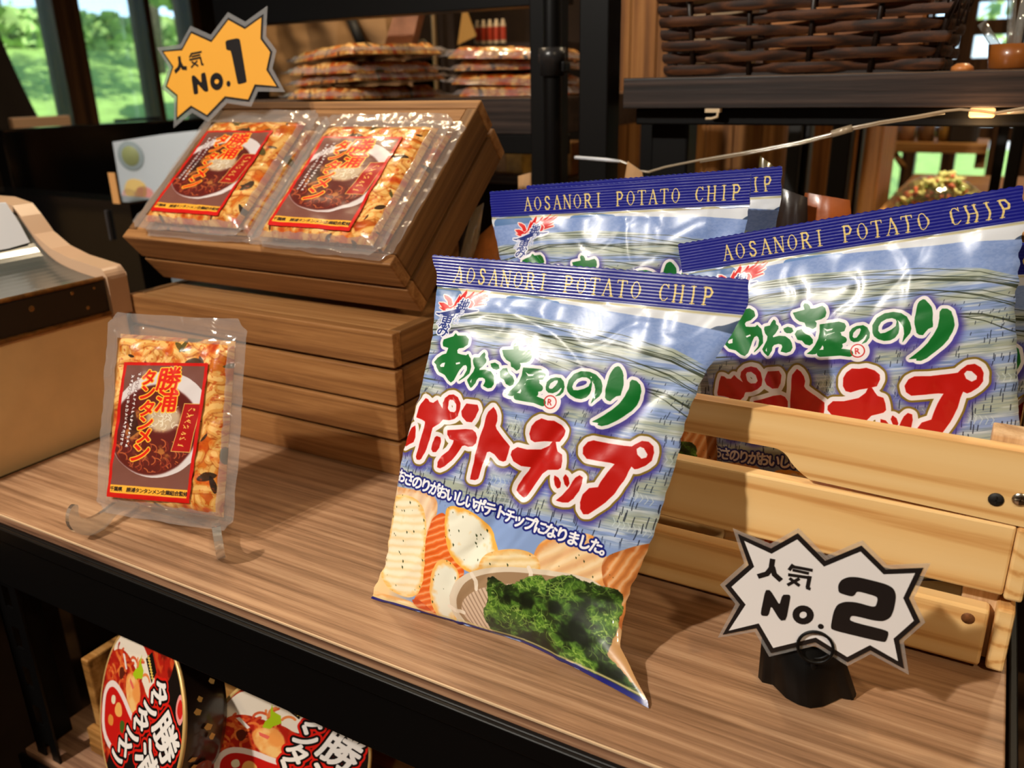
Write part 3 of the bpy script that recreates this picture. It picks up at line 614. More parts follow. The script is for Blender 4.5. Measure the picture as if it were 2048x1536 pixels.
    rr(_R3((1460, 320), (1500, 370), (1525, 450), (1525, 520), (1495, 590), (1510, 640), (1600, 760), (1700, 890), (1680, 980), (1640, 1090), (1600, 1105), (1540, 1085), (1470, 1000), (1400, 960), (1360, 970), (1330, 1080), (1280, 1230), (1245, 1350), (1200, 1370), (1130, 1360), (1135, 1310), (1180, 1130), (1220, 950), (1260, 760), (1320, 600), (1355, 460), (1380, 390)))
    rr(_R4((480, 105), (560, 130), (640, 135), (720, 190), (765, 260), (755, 320), (700, 395), (640, 398), (500, 390), (400, 400), (350, 370), (335, 300), (360, 200), (410, 140)))
    rr(_R4((180, 465), (300, 495), (470, 495), (560, 450), (600, 396), (640, 398), (660, 470), (680, 520), (740, 560), (745, 640), (735, 720), (700, 745), (560, 750), (490, 800), (420, 900), (350, 1000), (290, 1080), (260, 1100), (180, 1050), (150, 1010), (170, 950), (230, 850), (300, 770), (330, 720), (220, 700), (130, 640), (95, 560), (110, 510)))
    rr(_R4((650, 820), (700, 850), (725, 910), (715, 970), (680, 985), (650, 940), (640, 870)))
    rr(_R4((790, 805), (825, 850), (830, 920), (800, 970), (770, 930), (760, 850)))
    rr(_R4((910, 850), (960, 820), (1000, 850), (990, 920), (950, 1020), (880, 1110), (810, 1160), (740, 1160), (660, 1135), (740, 1070), (820, 980), (870, 900)))
    rr(_R4((1000, 470), (1060, 400), (1130, 380), (1300, 420), (1500, 450), (1600, 460), (1640, 430), (1720, 390), (1800, 400), (1855, 460), (1870, 540), (1840, 640), (1770, 700), (1680, 740), (1640, 745), (1600, 710), (1560, 780), (1500, 900), (1440, 980), (1380, 1060), (1280, 1160), (1160, 1240), (1060, 1310), (1000, 1310), (960, 1240), (960, 1160), (1000, 1060), (1080, 980), (1190, 970), (1230, 900), (1300, 790), (1390, 680), (1330, 660), (1180, 635), (1040, 610), (995, 550)),
       _R4((1660, 490), (1700, 460), (1750, 480), (1795, 560), (1780, 600), (1720, 615), (1670, 560)))
    halo = np.maximum(A.grow(np.maximum(G, reg), 15), A.grow(Rd, 20))
    sh = np.roll(np.roll(A.blur(A.grow(halo, 7), 9), 8, 0), 3, 1)
    A.put(np.clip(sh*1.25, 0, 1), (.25, .20, .58), .85)
    A.put(A.grow(Rd, 23.5), (.50, .41, .15)); A.put(A.grow(Rd, 17), (.93, .90, .92))
    A.put(A.grow(np.maximum(G, reg), 12), (.94, .92, .94))
    A.put(A.grow(Rd, 1.6), (.97, .72, .72)); A.put(Rd, (.72, .075, .045))
    A.put(A.grow(G, 1.4), (.80, .86, .78)); A.put(G, (.06, .43, .17))
    ring = A.stroke(c(_R2((428, 850), (429, 850))), 22)-A.stroke(c(_R2((428, 850), (429, 850))), 18.5)
    A.put(np.clip(ring, 0, 1), (.80, .16, .16)); cx, cy = c(_R2((428, 850),))[0]
    A.put(A.grow(A.text('R', cx+4, cy, 27), 1.2), (.80, .16, .16))
    # ---- subtitle, white with a navy edge, climbing down along the bag
    sub = 'あおさのりがおいしいポテトチップになりました。'
    Sm = np.zeros((h, w), np.float32)
    a0 = np.array(c([(789, 945)])[0]); a1 = np.array(c([(1222, 1096)])[0]); n = len(sub)
    for i, ch in enumerate(sub):
        k = i/(n-1); q = a0+(a1-a0)*k; q[1] += 14*math.sin(k*math.pi)*(-.2)
        A.text(ch, q[0], q[1], 50, math.atan2(a1[1]-a0[1], a1[0]-a0[0])*.55, Sm, sx=.92, shear=.12)
    A.put(A.grow(Sm, 9), (.09, .13, .48)); A.put(A.grow(Sm, 2.6), (.95, .95, .97))
    # ---- red flame mark
    F = np.zeros((h, w), np.float32); fl = lambda *p: A.poly(c(_R5(*p)), m=F)
    fl((200, 545), (250, 560), (300, 600), (325, 680), (300, 700), (265, 690), (250, 630), (215, 590))
    fl((130, 650), (200, 655), (260, 690), (290, 720), (200, 750), (160, 690))
    fl((140, 715), (200, 725), (240, 760), (200, 760))
    fl((510, 470), (520, 520), (500, 600), (560, 560), (600, 510), (620, 500), (600, 560), (680, 520), (760, 460), (700, 540), (640, 580), (760, 530), (840, 500), (760, 560), (680, 600), (800, 545), (855, 530), (790, 590), (700, 630), (640, 640), (760, 620), (820, 610), (740, 650), (660, 670), (770, 665), (785, 680), (700, 695), (620, 710), (560, 740), (330, 740), (260, 730), (340, 690), (360, 640), (390, 590), (420, 540), (425, 580), (470, 530))
    A.put(A.grow(F, 4.5), (.96, .86, .84)); A.put(F, (.84, .13, .12))
    A.put(A.stroke(c(_R5((300, 745), (380, 690), (460, 650), (540, 610), (610, 620), (630, 670), (600, 730))), 2), (.96, .86, .84))
    B = np.zeros((h, w), np.float32)
    A.poly(c(_R5((85, 790), (150, 795), (260, 775), (400, 740), (540, 750), (690, 765), (560, 795), (500, 800), (440, 790), (330, 810), (200, 830), (120, 810))), m=B)
    for ch, x, y, sz in (('地', 490, 680, 20), ('球', 440, 745, 20), ('の', 315, 815, 17), ('恵', 245, 905, 25), ('み', 200, 1020, 25)):
        q = c(_R5((x, y)))[0]; A.text(ch, q[0], q[1], sz*2.15, .05, B, shear=.25)
    A.put(A.grow(B, 6), (.93, .93, .97)); A.put(A.grow(B, 1.4), (.13, .20, .50))
    for ch, x, y in (('う', 160, 850), ('み', 125, 920), ('だ', 410, 850), ('い', 380, 920), ('ち', 470, 790)):
        q = c(_R5((x, y)))[0]; mk = A.text(ch, q[0], q[1], 22, .05, shear=.2); A.put(A.grow(mk, 3), (.90, .91, .96)); A.put(mk, (.25, .32, .62))
    # ---- seals
    sb = .2478
    A.put(np.clip((Tt-sb)*PPM/2, 0, 1), (.03, .06, .50)); A.put(np.clip(1-np.abs(Tt-sb+.0012)*PPM/5, 0, 1), (.80, .74, .48), .8)
    A.put(np.clip((.0035-Tt)*PPM/2, 0, 1), (.055, .08, .42)); A.put(np.clip(1-np.abs(Tt-.0043)*PPM/5, 0, 1), (.84, .78, .55), .9)
    word = 'AOSANORI POTATO CHIP'; L = np.zeros((h, w), np.float32)
    x0 = (.0395-S0)*PPM; x1 = (.2265-S0)*PPM
    for yb, hh in ((row(.2635), 52), (row(-.012), 50)):
        for i, ch in enumerate(word):
            if ch == ' ': continue
            cx = x0+(x1-x0)*i/(len(word)-1); wd = 34 if ch != 'S' else 30
            li, he, se = SERIF[ch]
            for grp, r in ((li, 2.0), (he, 3.3), (se, 1.7)):
                for (ax, ay, bx, by) in grp: A.stroke([(cx-wd/2+ax*wd, yb+ay*hh), (cx-wd/2+bx*wd, yb+by*hh)], r, L)
    A.put(L, (.88, .78, .48))
    return A.image('snack_bag_print')
def noodle_art():
    w, h = 560, 680; A = Art(w, h, (.78, .42, .12)); n = vnoise(h, w, 90, 90, 3); A.put(np.clip((n-.5)*5, 0, 1), (.62, .22, .05))
    r = random.Random(11)
    for i in range(190):
        x, y, a = r.uniform(-20, w+20), r.uniform(-20, h+20), r.uniform(0, 6.28); q = [(x, y)]; k = r.uniform(-.35, .35)
        for j in range(r.randint(5, 11)): a += k+r.uniform(-.25, .25); q.append((q[-1][0]+17*math.cos(a), q[-1][1]+17*math.sin(a)))
        rad = r.uniform(11, 21); s = r.uniform(-.05, .05)
        A.put(A.stroke([(u+2, v+4) for u, v in q], rad+2), (.62, .30, .09), .5); A.put(A.stroke(q, rad), (.84+s, .59+s, .29+s)); A.put(A.stroke([(u-1, v-2) for u, v in q], rad*.55), (.92+s, .74+s, .45+s), .8)  # strand with shade beneath and a highlight on top, put into the colour
    oil = vnoise(h, w, 60, 60, 7, 4); A.put(np.clip((oil-.56)*7, 0, 1), (.82, .36, .07), .7); A.put(np.clip((oil-.68)*8, 0, 1), (.66, .14, .04), .7)
    for i in range(44):
        x, y, a, L = r.uniform(0, w), r.uniform(0, h), r.uniform(0, 6.28), r.uniform(14, 44); b = a+1.57; t = L*r.uniform(.3, .6)
        P = chaikin([(x+L*math.cos(a), y+L*math.sin(a)), (x+t*math.cos(b), y+t*math.sin(b)), (x-L*math.cos(a), y-L*math.sin(a)), (x-t*.6*math.cos(b), y-t*.6*math.sin(b))], 2)
        A.put(A.poly(P), r.choice([(.20, .13, .09), (.27, .19, .13), (.30, .27, .12), (.14, .10, .08)]), .92)
    A.put(np.clip((vnoise(h, w, 9, 9, 13, 2)-.68)*9, 0, 1), (.70, .24, .05), .6)
    return A.image('noodle_filling')
def label_art():
    w, h = 520, 840; A = Art(w, h, (.47, .29, .25)); c = lambda pts: [(x*w, y*h) for x, y in pts]
    ell = lambda cx, cy, rx, ry, n=60: [((cx+rx*math.cos(t*2*math.pi/n))*w, (cy+ry*math.sin(t*2*math.pi/n))*h) for t in range(n)]
    A.put(A.poly(ell(.52, .45, .60, .385)), (.84, .80, .80)); A.put(A.blur(A.poly(ell(.47, .49, .52, .33)), 4), (.36, .11, .09))
    soup = A.poly(ell(.47, .49, .50, .31)); r = random.Random(5)
    for i in range(90):
        x, y = r.uniform(0, 1), r.uniform(.55, .82); a = r.uniform(-.6, .6); q = [(x*w, y*h)]
        for j in range(7): a += .32; q.append((q[-1][0]+12*math.cos(a), q[-1][1]+9*math.sin(a)))
        A.put(A.stroke(q, 3)*soup, r.choice([(.62, .26, .16), (.72, .36, .2), (.48, .14, .1)]))
    n = vnoise(h, w, 46, 46, 21); A.put(soup*np.clip((n-.5)*6, 0, 1)*A.blur(A.poly(ell(.5, .5, .38, .2)), 12), (.72, .45, .22), .9)
    A.put(A.blur(A.poly(ell(.56, .40, .2, .1)), 9), (.80, .72, .60), .9)
    for i in range(26):
        x, y, a = r.uniform(.42, .72)*w, r.uniform(.34, .47)*h, r.uniform(0, 6.3); q = [(x, y)]
        for j in range(5): a += .5; q.append((q[-1][0]+9*math.cos(a), q[-1][1]+9*math.sin(a)))
        A.put(A.stroke(q, 2), (.92, .88, .80), .9)
    A.put(A.poly(c([(.12, .40), (.22, .36), (.30, .50), (.2, .55)])), (.20, .10, .09), .8)
    A.put(A.poly(c([(.79, .29), (.98, .29), (.93, .635), (.71, .635)])), (.66, .07, .07))
    for p in (((.79, .29), (.98, .29)), ((.98, .29), (.93, .635)), ((.93, .635), (.71, .635)), ((.71, .635), (.79, .29))): A.put(A.stroke(c(p), 2.2), (.85, .66, .34))
    for i in range(7):                                                 # small gilt strokes, too fine to read
        x, y = (.885-.012*i), .33+i*.042
        for k in range(4): A.put(A.stroke([((x+r.uniform(-.04, .04))*w, (y+r.uniform(-.014, .014))*h), ((x+r.uniform(-.04, .04))*w, (y+r.uniform(-.014, .014))*h)], 2.4), (.90, .70, .34))
    M = np.zeros((h, w), np.float32)
    for ch, x, y, s in (('勝', .57, .115, 150), ('浦', .58, .275, 140), ('タ', .33, .11, 100), ('ン', .33, .215, 100), ('タ', .355, .335, 104), ('ン', .35, .44, 100), ('メ', .365, .535, 104), ('ン', .34, .655, 130)): A.text(ch, x*w, y*h, s, -.05, M, shear=.12)
    M = A.grow(M, 4.0); A.put(A.grow(M, 7), (.98, .73, .22)); A.put(M, (.86, .13, .05))
    wm = np.zeros((h, w), np.float32)
    for cx in (.125, .20):
        for i in range(17 if cx < .15 else 18):
            x, y = cx*w-i*.9, (.085+i*.031+(0.02 if cx < .15 else 0))*h
            for k in range(5): A.stroke([(x+r.uniform(-9, 9), y+r.uniform(-9, 9)), (x+r.uniform(-9, 9), y+r.uniform(-9, 9))], 1.7, wm)
    A.put(A.grow(wm, 3), (.30, .12, .12), .8); A.put(wm, (.95, .93, .93))
    A.put(A.poly(c([(0, .905), (1, .905), (1, .965), (0, .965)])), (.95, .68, .22)); M = np.zeros((h, w), np.float32); s = '千葉県 勝浦タンタンメン企業組合監修'
    for i, ch in enumerate(s):
        if ch != ' ': A.text(ch, (.06+.89*i/(len(s)-1))*w, .935*h, 30, 0, M)
    A.put(A.grow(M, 1.5), (.16, .10, .08))
    fr = 1-A.poly(c([(.035, .022), (.965, .022), (.965, .905), (.965, .965), (.035, .965)])); A.put(fr, (.80, .09, .07))
    return A.image('noodle_label')
def lid_art():
    N = 760; A = Art(N, N, (.10, .07, .06)); ca, sa = math.cos(math.radians(33)), math.sin(math.radians(33))
    def L(*p):                                                          # lid as photographed -> upright lid
        o = []
        for x, y in p:
            dx, dy = (400+.1855*x-577)/158, (1360+.1855*y-1508)/158; o.append(((dx*ca+dy*sa+1)*N/2, (-dx*sa+dy*ca+1)*N/2))
        return o
    U = lambda x, y: ((x+1)*N/2, (y+1)*N/2)
    Y, X = np.mgrid[0:N, 0:N]; n = vnoise(N, N, 60, 60, 2, 4); n2 = vnoise(N, N, 24, 40, 6, 3)
    left = A.blur((X < N*.50+30*np.sin(Y/60)).astype(np.float32), 2); A.put(left, (.70, .13, .08)); A.put(left*np.clip((n2-.5)*6, 0, 1), (.84, .34, .14), .8); A.put(left*np.clip((.42-n)*7, 0, 1), (.40, .07, .05), .8)
    A.put(A.poly(chaikin(L((350, 190), (520, 100), (870, 200), (1180, 400), (1150, 560), (1050, 590), (900, 490), (800, 480), (560, 380), (400, 370), (260, 420), (200, 470), (180, 420)))), (.93, .87, .80))
    r = random.Random(3)
    for i in range(70):
        x, y = r.uniform(150, 900), r.uniform(400, 760); a = r.uniform(0, 6.3); q = [(x, y)]
        for j in range(6): a += .35; q.append((q[-1][0]+28*math.cos(a), q[-1][1]+22*math.sin(a)))
        A.put(A.stroke(L(*q), 6), r.choice([(.82, .30, .14), (.90, .48, .22), (.66, .12, .08)]), .9)
    pk = A.blur(A.poly(chaikin(L((540, 560), (690, 500), (840, 520), (930, 650), (900, 800), (800, 860), (630, 760)))), 3); A.put(pk, (.93, .60, .30)); A.put(pk*np.clip((n-.5)*5, 0, 1), (.97, .80, .52), .8)
    A.put(A.poly(chaikin(L((380, 560), (480, 520), (520, 600), (440, 680)), 2)), (.36, .13, .08))
    sp = chaikin(L((180, 1000), (190, 850), (290, 760), (420, 745), (600, 790), (760, 860), (900, 900), (1000, 1100), (700, 1350), (300, 1300)), 2); A.put(A.poly(sp), (.78, .10, .08)); A.put(A.stroke(sp+[sp[0]], 14), (.93, .86, .84))
    for q, cc in ((((330, 870), (420, 840), (440, 930), (350, 950)), (.90, .86, .74)), (((470, 880), (560, 860), (640, 960), (520, 1020), (440, 980)), (.94, .68, .36)), (((600, 1010), (700, 980), (760, 1080), (640, 1120)), (.28, .38, .12)), (((340, 1060), (460, 1040), (480, 1140), (360, 1160)), (.88, .55, .24))): A.put(A.poly(chaikin(L(*q))), cc)
    A.put(A.poly(L((790, 265), (800, 340), (880, 390), (885, 470), (800, 500), (760, 530), (680, 510), (710, 450), (770, 400), (770, 330))), (.66, .76, .10))
    A.put(A.poly(L((640, 560), (720, 590), (760, 610), (735, 640), (650, 600))), (.90, .40, .34))
    A.put(A.poly(L((400, 410), (440, 400), (550, 510), (520, 530))), (.90, .86, .84))
    A.put(A.poly(L((880, 270), (980, 160), (1130, 300), (1075, 430))), (.10, .08, .06)); gm = np.zeros((N, N), np.float32)
    for i in range(8): p = L((930+26*i*.8, 240+20*i))[0]; A.stroke([(p[0]-8, p[1]-6), (p[0]+8, p[1]+4)], 3, gm); A.stroke([(p[0]-6, p[1]+8), (p[0]+6, p[1]-8)], 3, gm)
    A.put(gm, (.90, .76, .36)); A.put(A.poly(chaikin([U(.30, -.96), U(.55, -.90), U(.62, -.70), U(.40, -.72)], 3)), (.93, .60, .58)); A.put(A.poly(chaikin([U(.36, -.92), U(.52, -.88), U(.56, -.75), U(.42, -.76)], 3)), (.82, .14, .12))
    M = np.zeros((N, N), np.float32)
    for ch, x, y, s in (('タ', .08, -.56, 120), ('ン', .07, -.30, 120), ('タ', .08, -.04, 120), ('ン', .07, .21, 120), ('メ', .08, .45, 120), ('ン', .07, .68, 110), ('勝', .53, -.40, 190), ('浦', .54, .12, 180)):
        p = U(x, y); A.text(ch, p[0], p[1], s, 0, M, sx=1.05, shear=.06)
    M = A.grow(M, 6); A.put(A.grow(M, 22), (.84, .12, .08)); A.put(A.grow(M, 11), (.07, .05, .05)); A.put(M, (.95, .92, .90))
    A.put(A.poly(chaikin([U(.50, .42), U(.62, .44), U(.64, .60), U(.56, .62), U(.60, .80), U(.52, .78)], 1)), (.93, .88, .84)); A.put(A.poly([U(.2, .72), U(.46, .60), U(.56, .86), U(.3, .98)]), (.62, .16, .10))
    return A.image('noodle_lid_print')
# ------------------------------------------------------------------ brown wooden slat boxes
def slat_box(label, Mx, group='brown slatted display boxes'):
    """upturned crate of two slats a side under a closed top; Mx places it (local: x along, y back, z up)"""
    Wb, Db, Hb, T = .388, .226, .0745, .013
    t = thing('slatted_box', label, 'wooden box', (0, 0, 0), group); t.matrix_world = Mx
    for k, (z0, z1) in enumerate(((0, .0355), (.0395, .0745))):
        MB().box(0, Wb, 0, T, z0, z1).build('front_slat', M_cedar, t, local=True, bevel=.0015)
        MB().box(0, Wb, Db-T, Db, z0, z1).build('back_slat', M_cedar, t, local=True, bevel=.0015)
        for x in (0, Wb-T): MB().box(x, x+T, T+.0003, Db-T-.0003, z0, z1).build('side_slat', M_cedarY, t, local=True, bevel=.0015)
    MB().box(T+.0005, Wb-T-.0005, T+.0005, Db-T-.0005, .064, .0737).build('top_panel', M_cedar, t, local=True, bevel=.0008)
    for x in (T+.0005, Wb-T-.019):
        for y in (T+.0005, Db-T-.019): MB().box(x, x+.0185, y, y+.0185, 0, .0638).build('corner_block', M_cedarY, t, local=True)
    return t
bx, by = -.8705, .610
slat_box('brown slatted box at the foot of the stack, resting on the shelf', Matrix.Translation((bx, by, ZB+.0002)))
slat_box('upright brown slatted box stacked second, under the tilted one', Matrix.Translation((bx+.001, by+.0005, ZB+.0772)))
TH = math.atan2(.633, .774)
TU = np.array([0, .774, .633]); TN = np.array([0, -.633, .774])
P0 = np.array([-.4855, .620, .217])                                  # front right corner of the tilted face
o = P0-np.array([.388, 0, 0])-TN*.0745
Mt = Matrix(((1, 0, 0, o[0]), (0, TU[1], TN[1], o[1]), (0, TU[2], TN[2], o[2]+ZB), (0, 0, 0, 1)))
slat_box('top brown slatted box tilted to show two noodle packs', Mt)
tag(MB().box(-.80, -.54, .802, .822, .1522, .2545).build('prop_block', M_cedar, bevel=.001), 'brown wooden block propping up the back of the tilted box', 'wooden block')

# ------------------------------------------------------------------ sealed noodle packs
IM_noodle, IM_label = noodle_art(), label_art()
M_noodle = printed('noodles_in_sauce', IM_noodle, .30, .5, .30, 55); M_label = printed('noodle_label', IM_label, .32, .35, .10, 60)
M_film = clear('pouch_film', (.93, .90, .88), .28, (.74, .70, .68), .07, .14, .3, 60)
PW, PH = .160, .192
def pack_parts(t, seed, label=True, sc=1.0, skew=(0, 0)):
    off = Vector((seed*1.7, seed*.9, seed*2.3)); m_n = M_noodle
    c0, c1, d0, d1 = .014, .147, .012, .172                          # filling
    def top(x, y):
        u = min(max((x-c0)/(c1-c0), 0), 1); v = min(max((y-d0)/(d1-d0), 0), 1)
        e = min(1, min(u, 1-u)/.09)**.5*min(1, min(v, 1-v)/.07)**.5
        return .001+e*(.0105+.0022*_mn.noise(Vector((x*55, y*55, 0))+off)+.0012*_mn.noise(Vector((x*140, y*140, 3))+off))
    us = seed % 3*.11; fl = seed % 2
    m = MB(); m.grid(lambda u, v: ((c0+(c1-c0)*u)*sc, (d0+(d1-d0)*v)*sc, top(c0+(c1-c0)*u, d0+(d1-d0)*v)*sc), 44, 52, uvfn=lambda u, v: ((us+u*.8) if not fl else (1-us-u*.8), .05+.9*v))
    m.grid(lambda u, v: ((c0+(c1-c0)*u)*sc, (d0+(d1-d0)*v)*sc, .0004), 8, 8, uvfn=lambda u, v: (u, v), flip=True); m.build('noodle_filling', M_noodle, t, local=True)
    if label:
        m = MB(); l0, l1, e0, e1 = .026, .122, .020, .148
        m.grid(lambda u, v: ((l0+(l1-l0)*u+skew[0]*(v-.4)*.13)*sc, (e0+(e1-e0)*v+skew[1]*(u-.5)*.1)*sc, (top(l0+(l1-l0)*u, e0+(e1-e0)*v)*.6+.4*.0118+.0016)*sc), 26, 34, uvfn=lambda u, v: (u, v)); m.build('label', M_label, t, local=True)
    def film(u, v, back=False):
        x, y = PW*u, PH*v; w = .0016*_mn.noise(Vector((x*40, y*40, 9))+off)+.0012*_mn.noise(Vector((x*110, y*110, 5))+off)
        rx = .006*(1-min(1, min(u, 1-u)/.06))*(1-min(1, min(v, 1-v)/.05))
        x += rx*(1 if u < .5 else -1)+.0015*_mn.noise(Vector((y*30, 1, 0))+off)*(1 if u in (0, 1) else 0); y += rx*(1 if v < .5 else -1)+.002*_mn.noise(Vector((x*30, 4, 0))+off)*(1 if v in (0, 1) else 0)
        inside = max(0, min(1, min((x-c0)/.004, (c1-x)/.004, (y-d0)/.004, (d1-y)/.004)+1))
        return (x*sc, y*sc, (.0035+w*1.3+inside*.004+(-.0006 if back else 0))*sc)
    m = MB(); kp = lambda u, v: not (c0+.004 < PW*u < c1-.004 and d0+.004 < PH*v < d1-.004)
    m.grid(film, 48, 56, keep=kp); m.build('pouch_edge', M_film, t, local=True)
    return t
def noodle_pack(label, Mx, seed, group, lab=True, sc=1.0, skew=(0, 0)):
    t = thing('noodle_pack', label, 'noodle pack', (0, 0, 0), group); t.matrix_world = Mx; return pack_parts(t, seed, lab, sc, skew)
TILT = Frame(P0+TN*.0008, (1, 0, 0), TU)
def tilt_mat(s, v, n, rot=0.0): return TILT.mat()@Matrix.Translation((s, v, n))@Matrix.Rotation(rot, 4, 'Z')@Matrix.Diagonal((1.10, .985, .85, 1))
GP = 'noodle packs on the tilted box'
noodle_pack('noodle pack underneath, peeping out from below the right-hand pack on the tilted box', tilt_mat(-.176, .004, 0, -.02), 3, GP, False)
noodle_pack('noodle pack lying under the pack beside the yellow No.1 sign', tilt_mat(-.352, .002, 0, .02), 4, GP, False)
noodle_pack('labelled noodle pack on the tilted box, nearer the snack bags', tilt_mat(-.180, -.003, .0115, .012), 1, GP)
noodle_pack('labelled noodle pack on the tilted box, below the yellow No.1 sign', tilt_mat(-.363, .003, .0115, .012), 2, GP)
# pack on the acrylic stand
EF = lean_frame((200, 1000), (460, 1050), 0.022, 20); EB = EF.w(-.006, -.012, 0)
Me = EF.mat()@Matrix.Translation((-.001, -.010, 0))@Matrix.Rotation(.03, 4, 'Z')
noodle_pack('labelled noodle pack propped upright on a clear acrylic stand', Me, 6, None, True, .955, (.085, .05))
M_acr = clear('clear_acrylic', (.94, .94, .92), .20, (.9, .9, .86), .14, .05)
t = thing('display_easel', 'small clear acrylic easel holding the upright noodle pack', 'display stand', (*EF.w(.07, 0, 0)[:2], 0))
def easel_side(fx, px0):
    """one side plate: a flat plate with a hooked lip in front and a prop behind, standing edge-on to the pack"""
    base = EF.w(fx, -.012, 0); fw = np.array([EF.u[1], -EF.u[0], 0]); fw = fw/np.linalg.norm(fw); fw = -fw if fw[1] > 0 else fw
    if px0: fw = np.array([-base[0], -base[1], 0]); fw = fw/np.linalg.norm(fw)
    sd = np.array([-fw[1], fw[0], 0])
    to = lambda a, b, c: tuple(np.array([base[0], base[1], 0])+fw*a+np.array([0, 0, b])+sd*c)
    prof = [(.052, .0), (.040, .006), (.022, .0085), (.014, .018), (.016, .0185), (.024, .0105)]
    pl = chaikin([(.004, .0003), (.018, .0003), (.026, .003), (.036, .011), (.042, .022), (.040, .032), (.034, .038), (.028, .036), (.031, .028), (.028, .021), (.018, .0165), (.004, .016), (-.012, .019), (-.030, .013), (-.038, .0003), (-.03, .0001), (-.022, .006), (-.008, .007)], 2)
    MB().prism(pl, to, -.0035 if px0 else -.002, .0035 if px0 else .002).build('side_plate', M_acr, t)
easel_side(.010, 0); easel_side(.134, 1)
_c = EF.w(.066, 0, 0); _f = np.array([EF.u[1], -EF.u[0], 0]); _f = -_f if _f[1] > 0 else _f
MB().prism([(-.010, .0125), (-.014, .0125), (-.046, .100), (-.068, .0003), (-.062, .0003), (-.044, .085)], lambda a, b, c: tuple(np.array([_c[0], _c[1], 0])+_f*a+np.array([0, 0, b])+EF.u*c), -.018, .018).build('back_prop', M_acr, t)
m = MB(); a, b = EF.w(.004, 0, 0), EF.w(.128, 0, 0); fw = np.array([EF.u[1], -EF.u[0], 0]); fw = -fw if fw[1] > 0 else fw
m.tube([(*(a-fw*.022)[:2], .0125), (*(b-fw*.022)[:2], .0125)], .0025, 8); m.build('cross_bar', M_acr, t)

# ------------------------------------------------------------------ signs
M_lam = clear('laminate_film', (.97, .97, .97), .22, (.8, .8, .82), .05, .05)
M_ink = solid('black_ink', srgb(24, 18, 18), .45, coat=.5); M_white = solid('white_paper', srgb(226, 222, 224), .5, coat=.35); M_yel = solid('yellow_paper', srgb(238, 168, 56), .5, coat=.35)
def scale_poly(P, d):
    """push an outline outwards by d"""
    n = len(P); ar = sum(P[i][0]*P[(i+1) % n][1]-P[(i+1) % n][0]*P[i][1] for i in range(n)); sg = 1 if ar > 0 else -1; out = []
    for i in range(n):
        a, p, b = np.array(P[i-1]), np.array(P[i]), np.array(P[(i+1) % n]); e1 = (p-a)/np.linalg.norm(p-a); e2 = (b-p)/np.linalg.norm(b-p)
        n1, n2 = np.array([e1[1], -e1[0]])*sg, np.array([e2[1], -e2[0]])*sg; k = n1+n2; k = k/max(.45, (k@k)/2); out.append(tuple(p+k*d))
    return out
def sign(name, label, F, px, burst, line, shapes, dots, glyphs, face, pad, parent_loc):
    t = thing(name, label, 'sign', parent_loc)
    B = [F.st(px(x, y)) for x, y in burst]
    to = lambda a, b, c: tuple(F.w(a, b, c))
    MB().prism(scale_poly(B, pad), to, -.0006, -.0001).build('laminate', M_lam, t)
    m = MB(); m.prism(B, to, .0, .0005); m.build('black_border', M_ink, t)
    m = MB(); m.prism(scale_poly(B, -line), to, .0006, .0007); pf = m.build('paper_face', face, t)
    m = MB()
    for P in shapes:
        if isinstance(P, tuple): P, n = P
        else: n = 1
        Q = scale_poly([F.st(px(x, y)) for x, y in (chaikin(P, n) if n else P)], .0003); m.prism(Q, to, .0008, .0009)
    for (x, y, r) in dots:
        c = F.st(px(x, y)); e = F.st(px(x+r, y)); R = math.hypot(e[0]-c[0], e[1]-c[1]); m.prism([(c[0]+R*math.cos(k*math.pi/10), c[1]+R*math.sin(k*math.pi/10)) for k in range(20)], to, .0008, .0009)
    for ((ax, ay), (bx_, by_), w) in glyphs:                         # straight pen strokes
        a, b = np.array(F.st(px(ax, ay))), np.array(F.st(px(bx_, by_))); e = F.st(px(ax+w, ay)); R = math.hypot(*(np.array(e)-a))/2
        d = (b-a)/np.linalg.norm(b-a); q = np.array([-d[1], d[0]]); a = a-d*R*.3; b = b+d*R*.3; m.prism([tuple(a+q*R), tuple(a-q*R), tuple(b-q*R), tuple(b+q*R)], to, .0008, .00085+.00001*len(m.f) % .00004)
    lt = m.build('lettering', M_ink, t); lt.parent = pf; return t
# No. 2
F2 = lean_frame((1450, 1268), (1812, 1335), 0.0405, 8)
p2 = lambda x, y: (1440+.2474*x, 1050+.2474*y)
burst2 = [(145, 72), (412, 188), (630, 65), (850, 288), (1145, 165), (1340, 357), (1645, 345), (1528, 590), (1618, 780), (1448, 930), (1488, 1160), (1215, 1010), (1030, 1106), (770, 945), (412, 1032), (295, 832), (22, 884), (162, 640), (42, 490), (232, 322)]
two = [(960, 530), (958, 480), (985, 440), (1040, 418), (1120, 420), (1340, 475), (1400, 510), (1420, 570), (1400, 680), (1375, 740), (1320, 770), (1250, 765), (1075, 722), (1050, 735), (1042, 775), (1350, 850), (1358, 875), (1340, 930), (1320, 940), (910, 842), (898, 820), (920, 700), (950, 640), (1010, 618), (1100, 622), (1230, 660), (1262, 655), (1278, 600), (1270, 570), (1130, 530), (1100, 532), (1085, 560), (1060, 570), (975, 545)]
En = [(370, 525), (405, 525), (482, 650), (508, 562), (560, 562), (566, 580), (532, 760), (490, 765), (412, 640), (388, 728), (340, 725), (333, 705)]
Eo = [(600, 720), (605, 660), (650, 637), (730, 650), (766, 690), (760, 760), (720, 805), (650, 800), (600, 770)]
s2 = [(rounded(two, .2), 1), (rounded(En), 0)]
ren2 = [((425, 275), (415, 345), 44), ((415, 345), (380, 390), 44), ((380, 390), (312, 410), 44), ((425, 340), (440, 395), 44), ((440, 395), (490, 440), 44)]
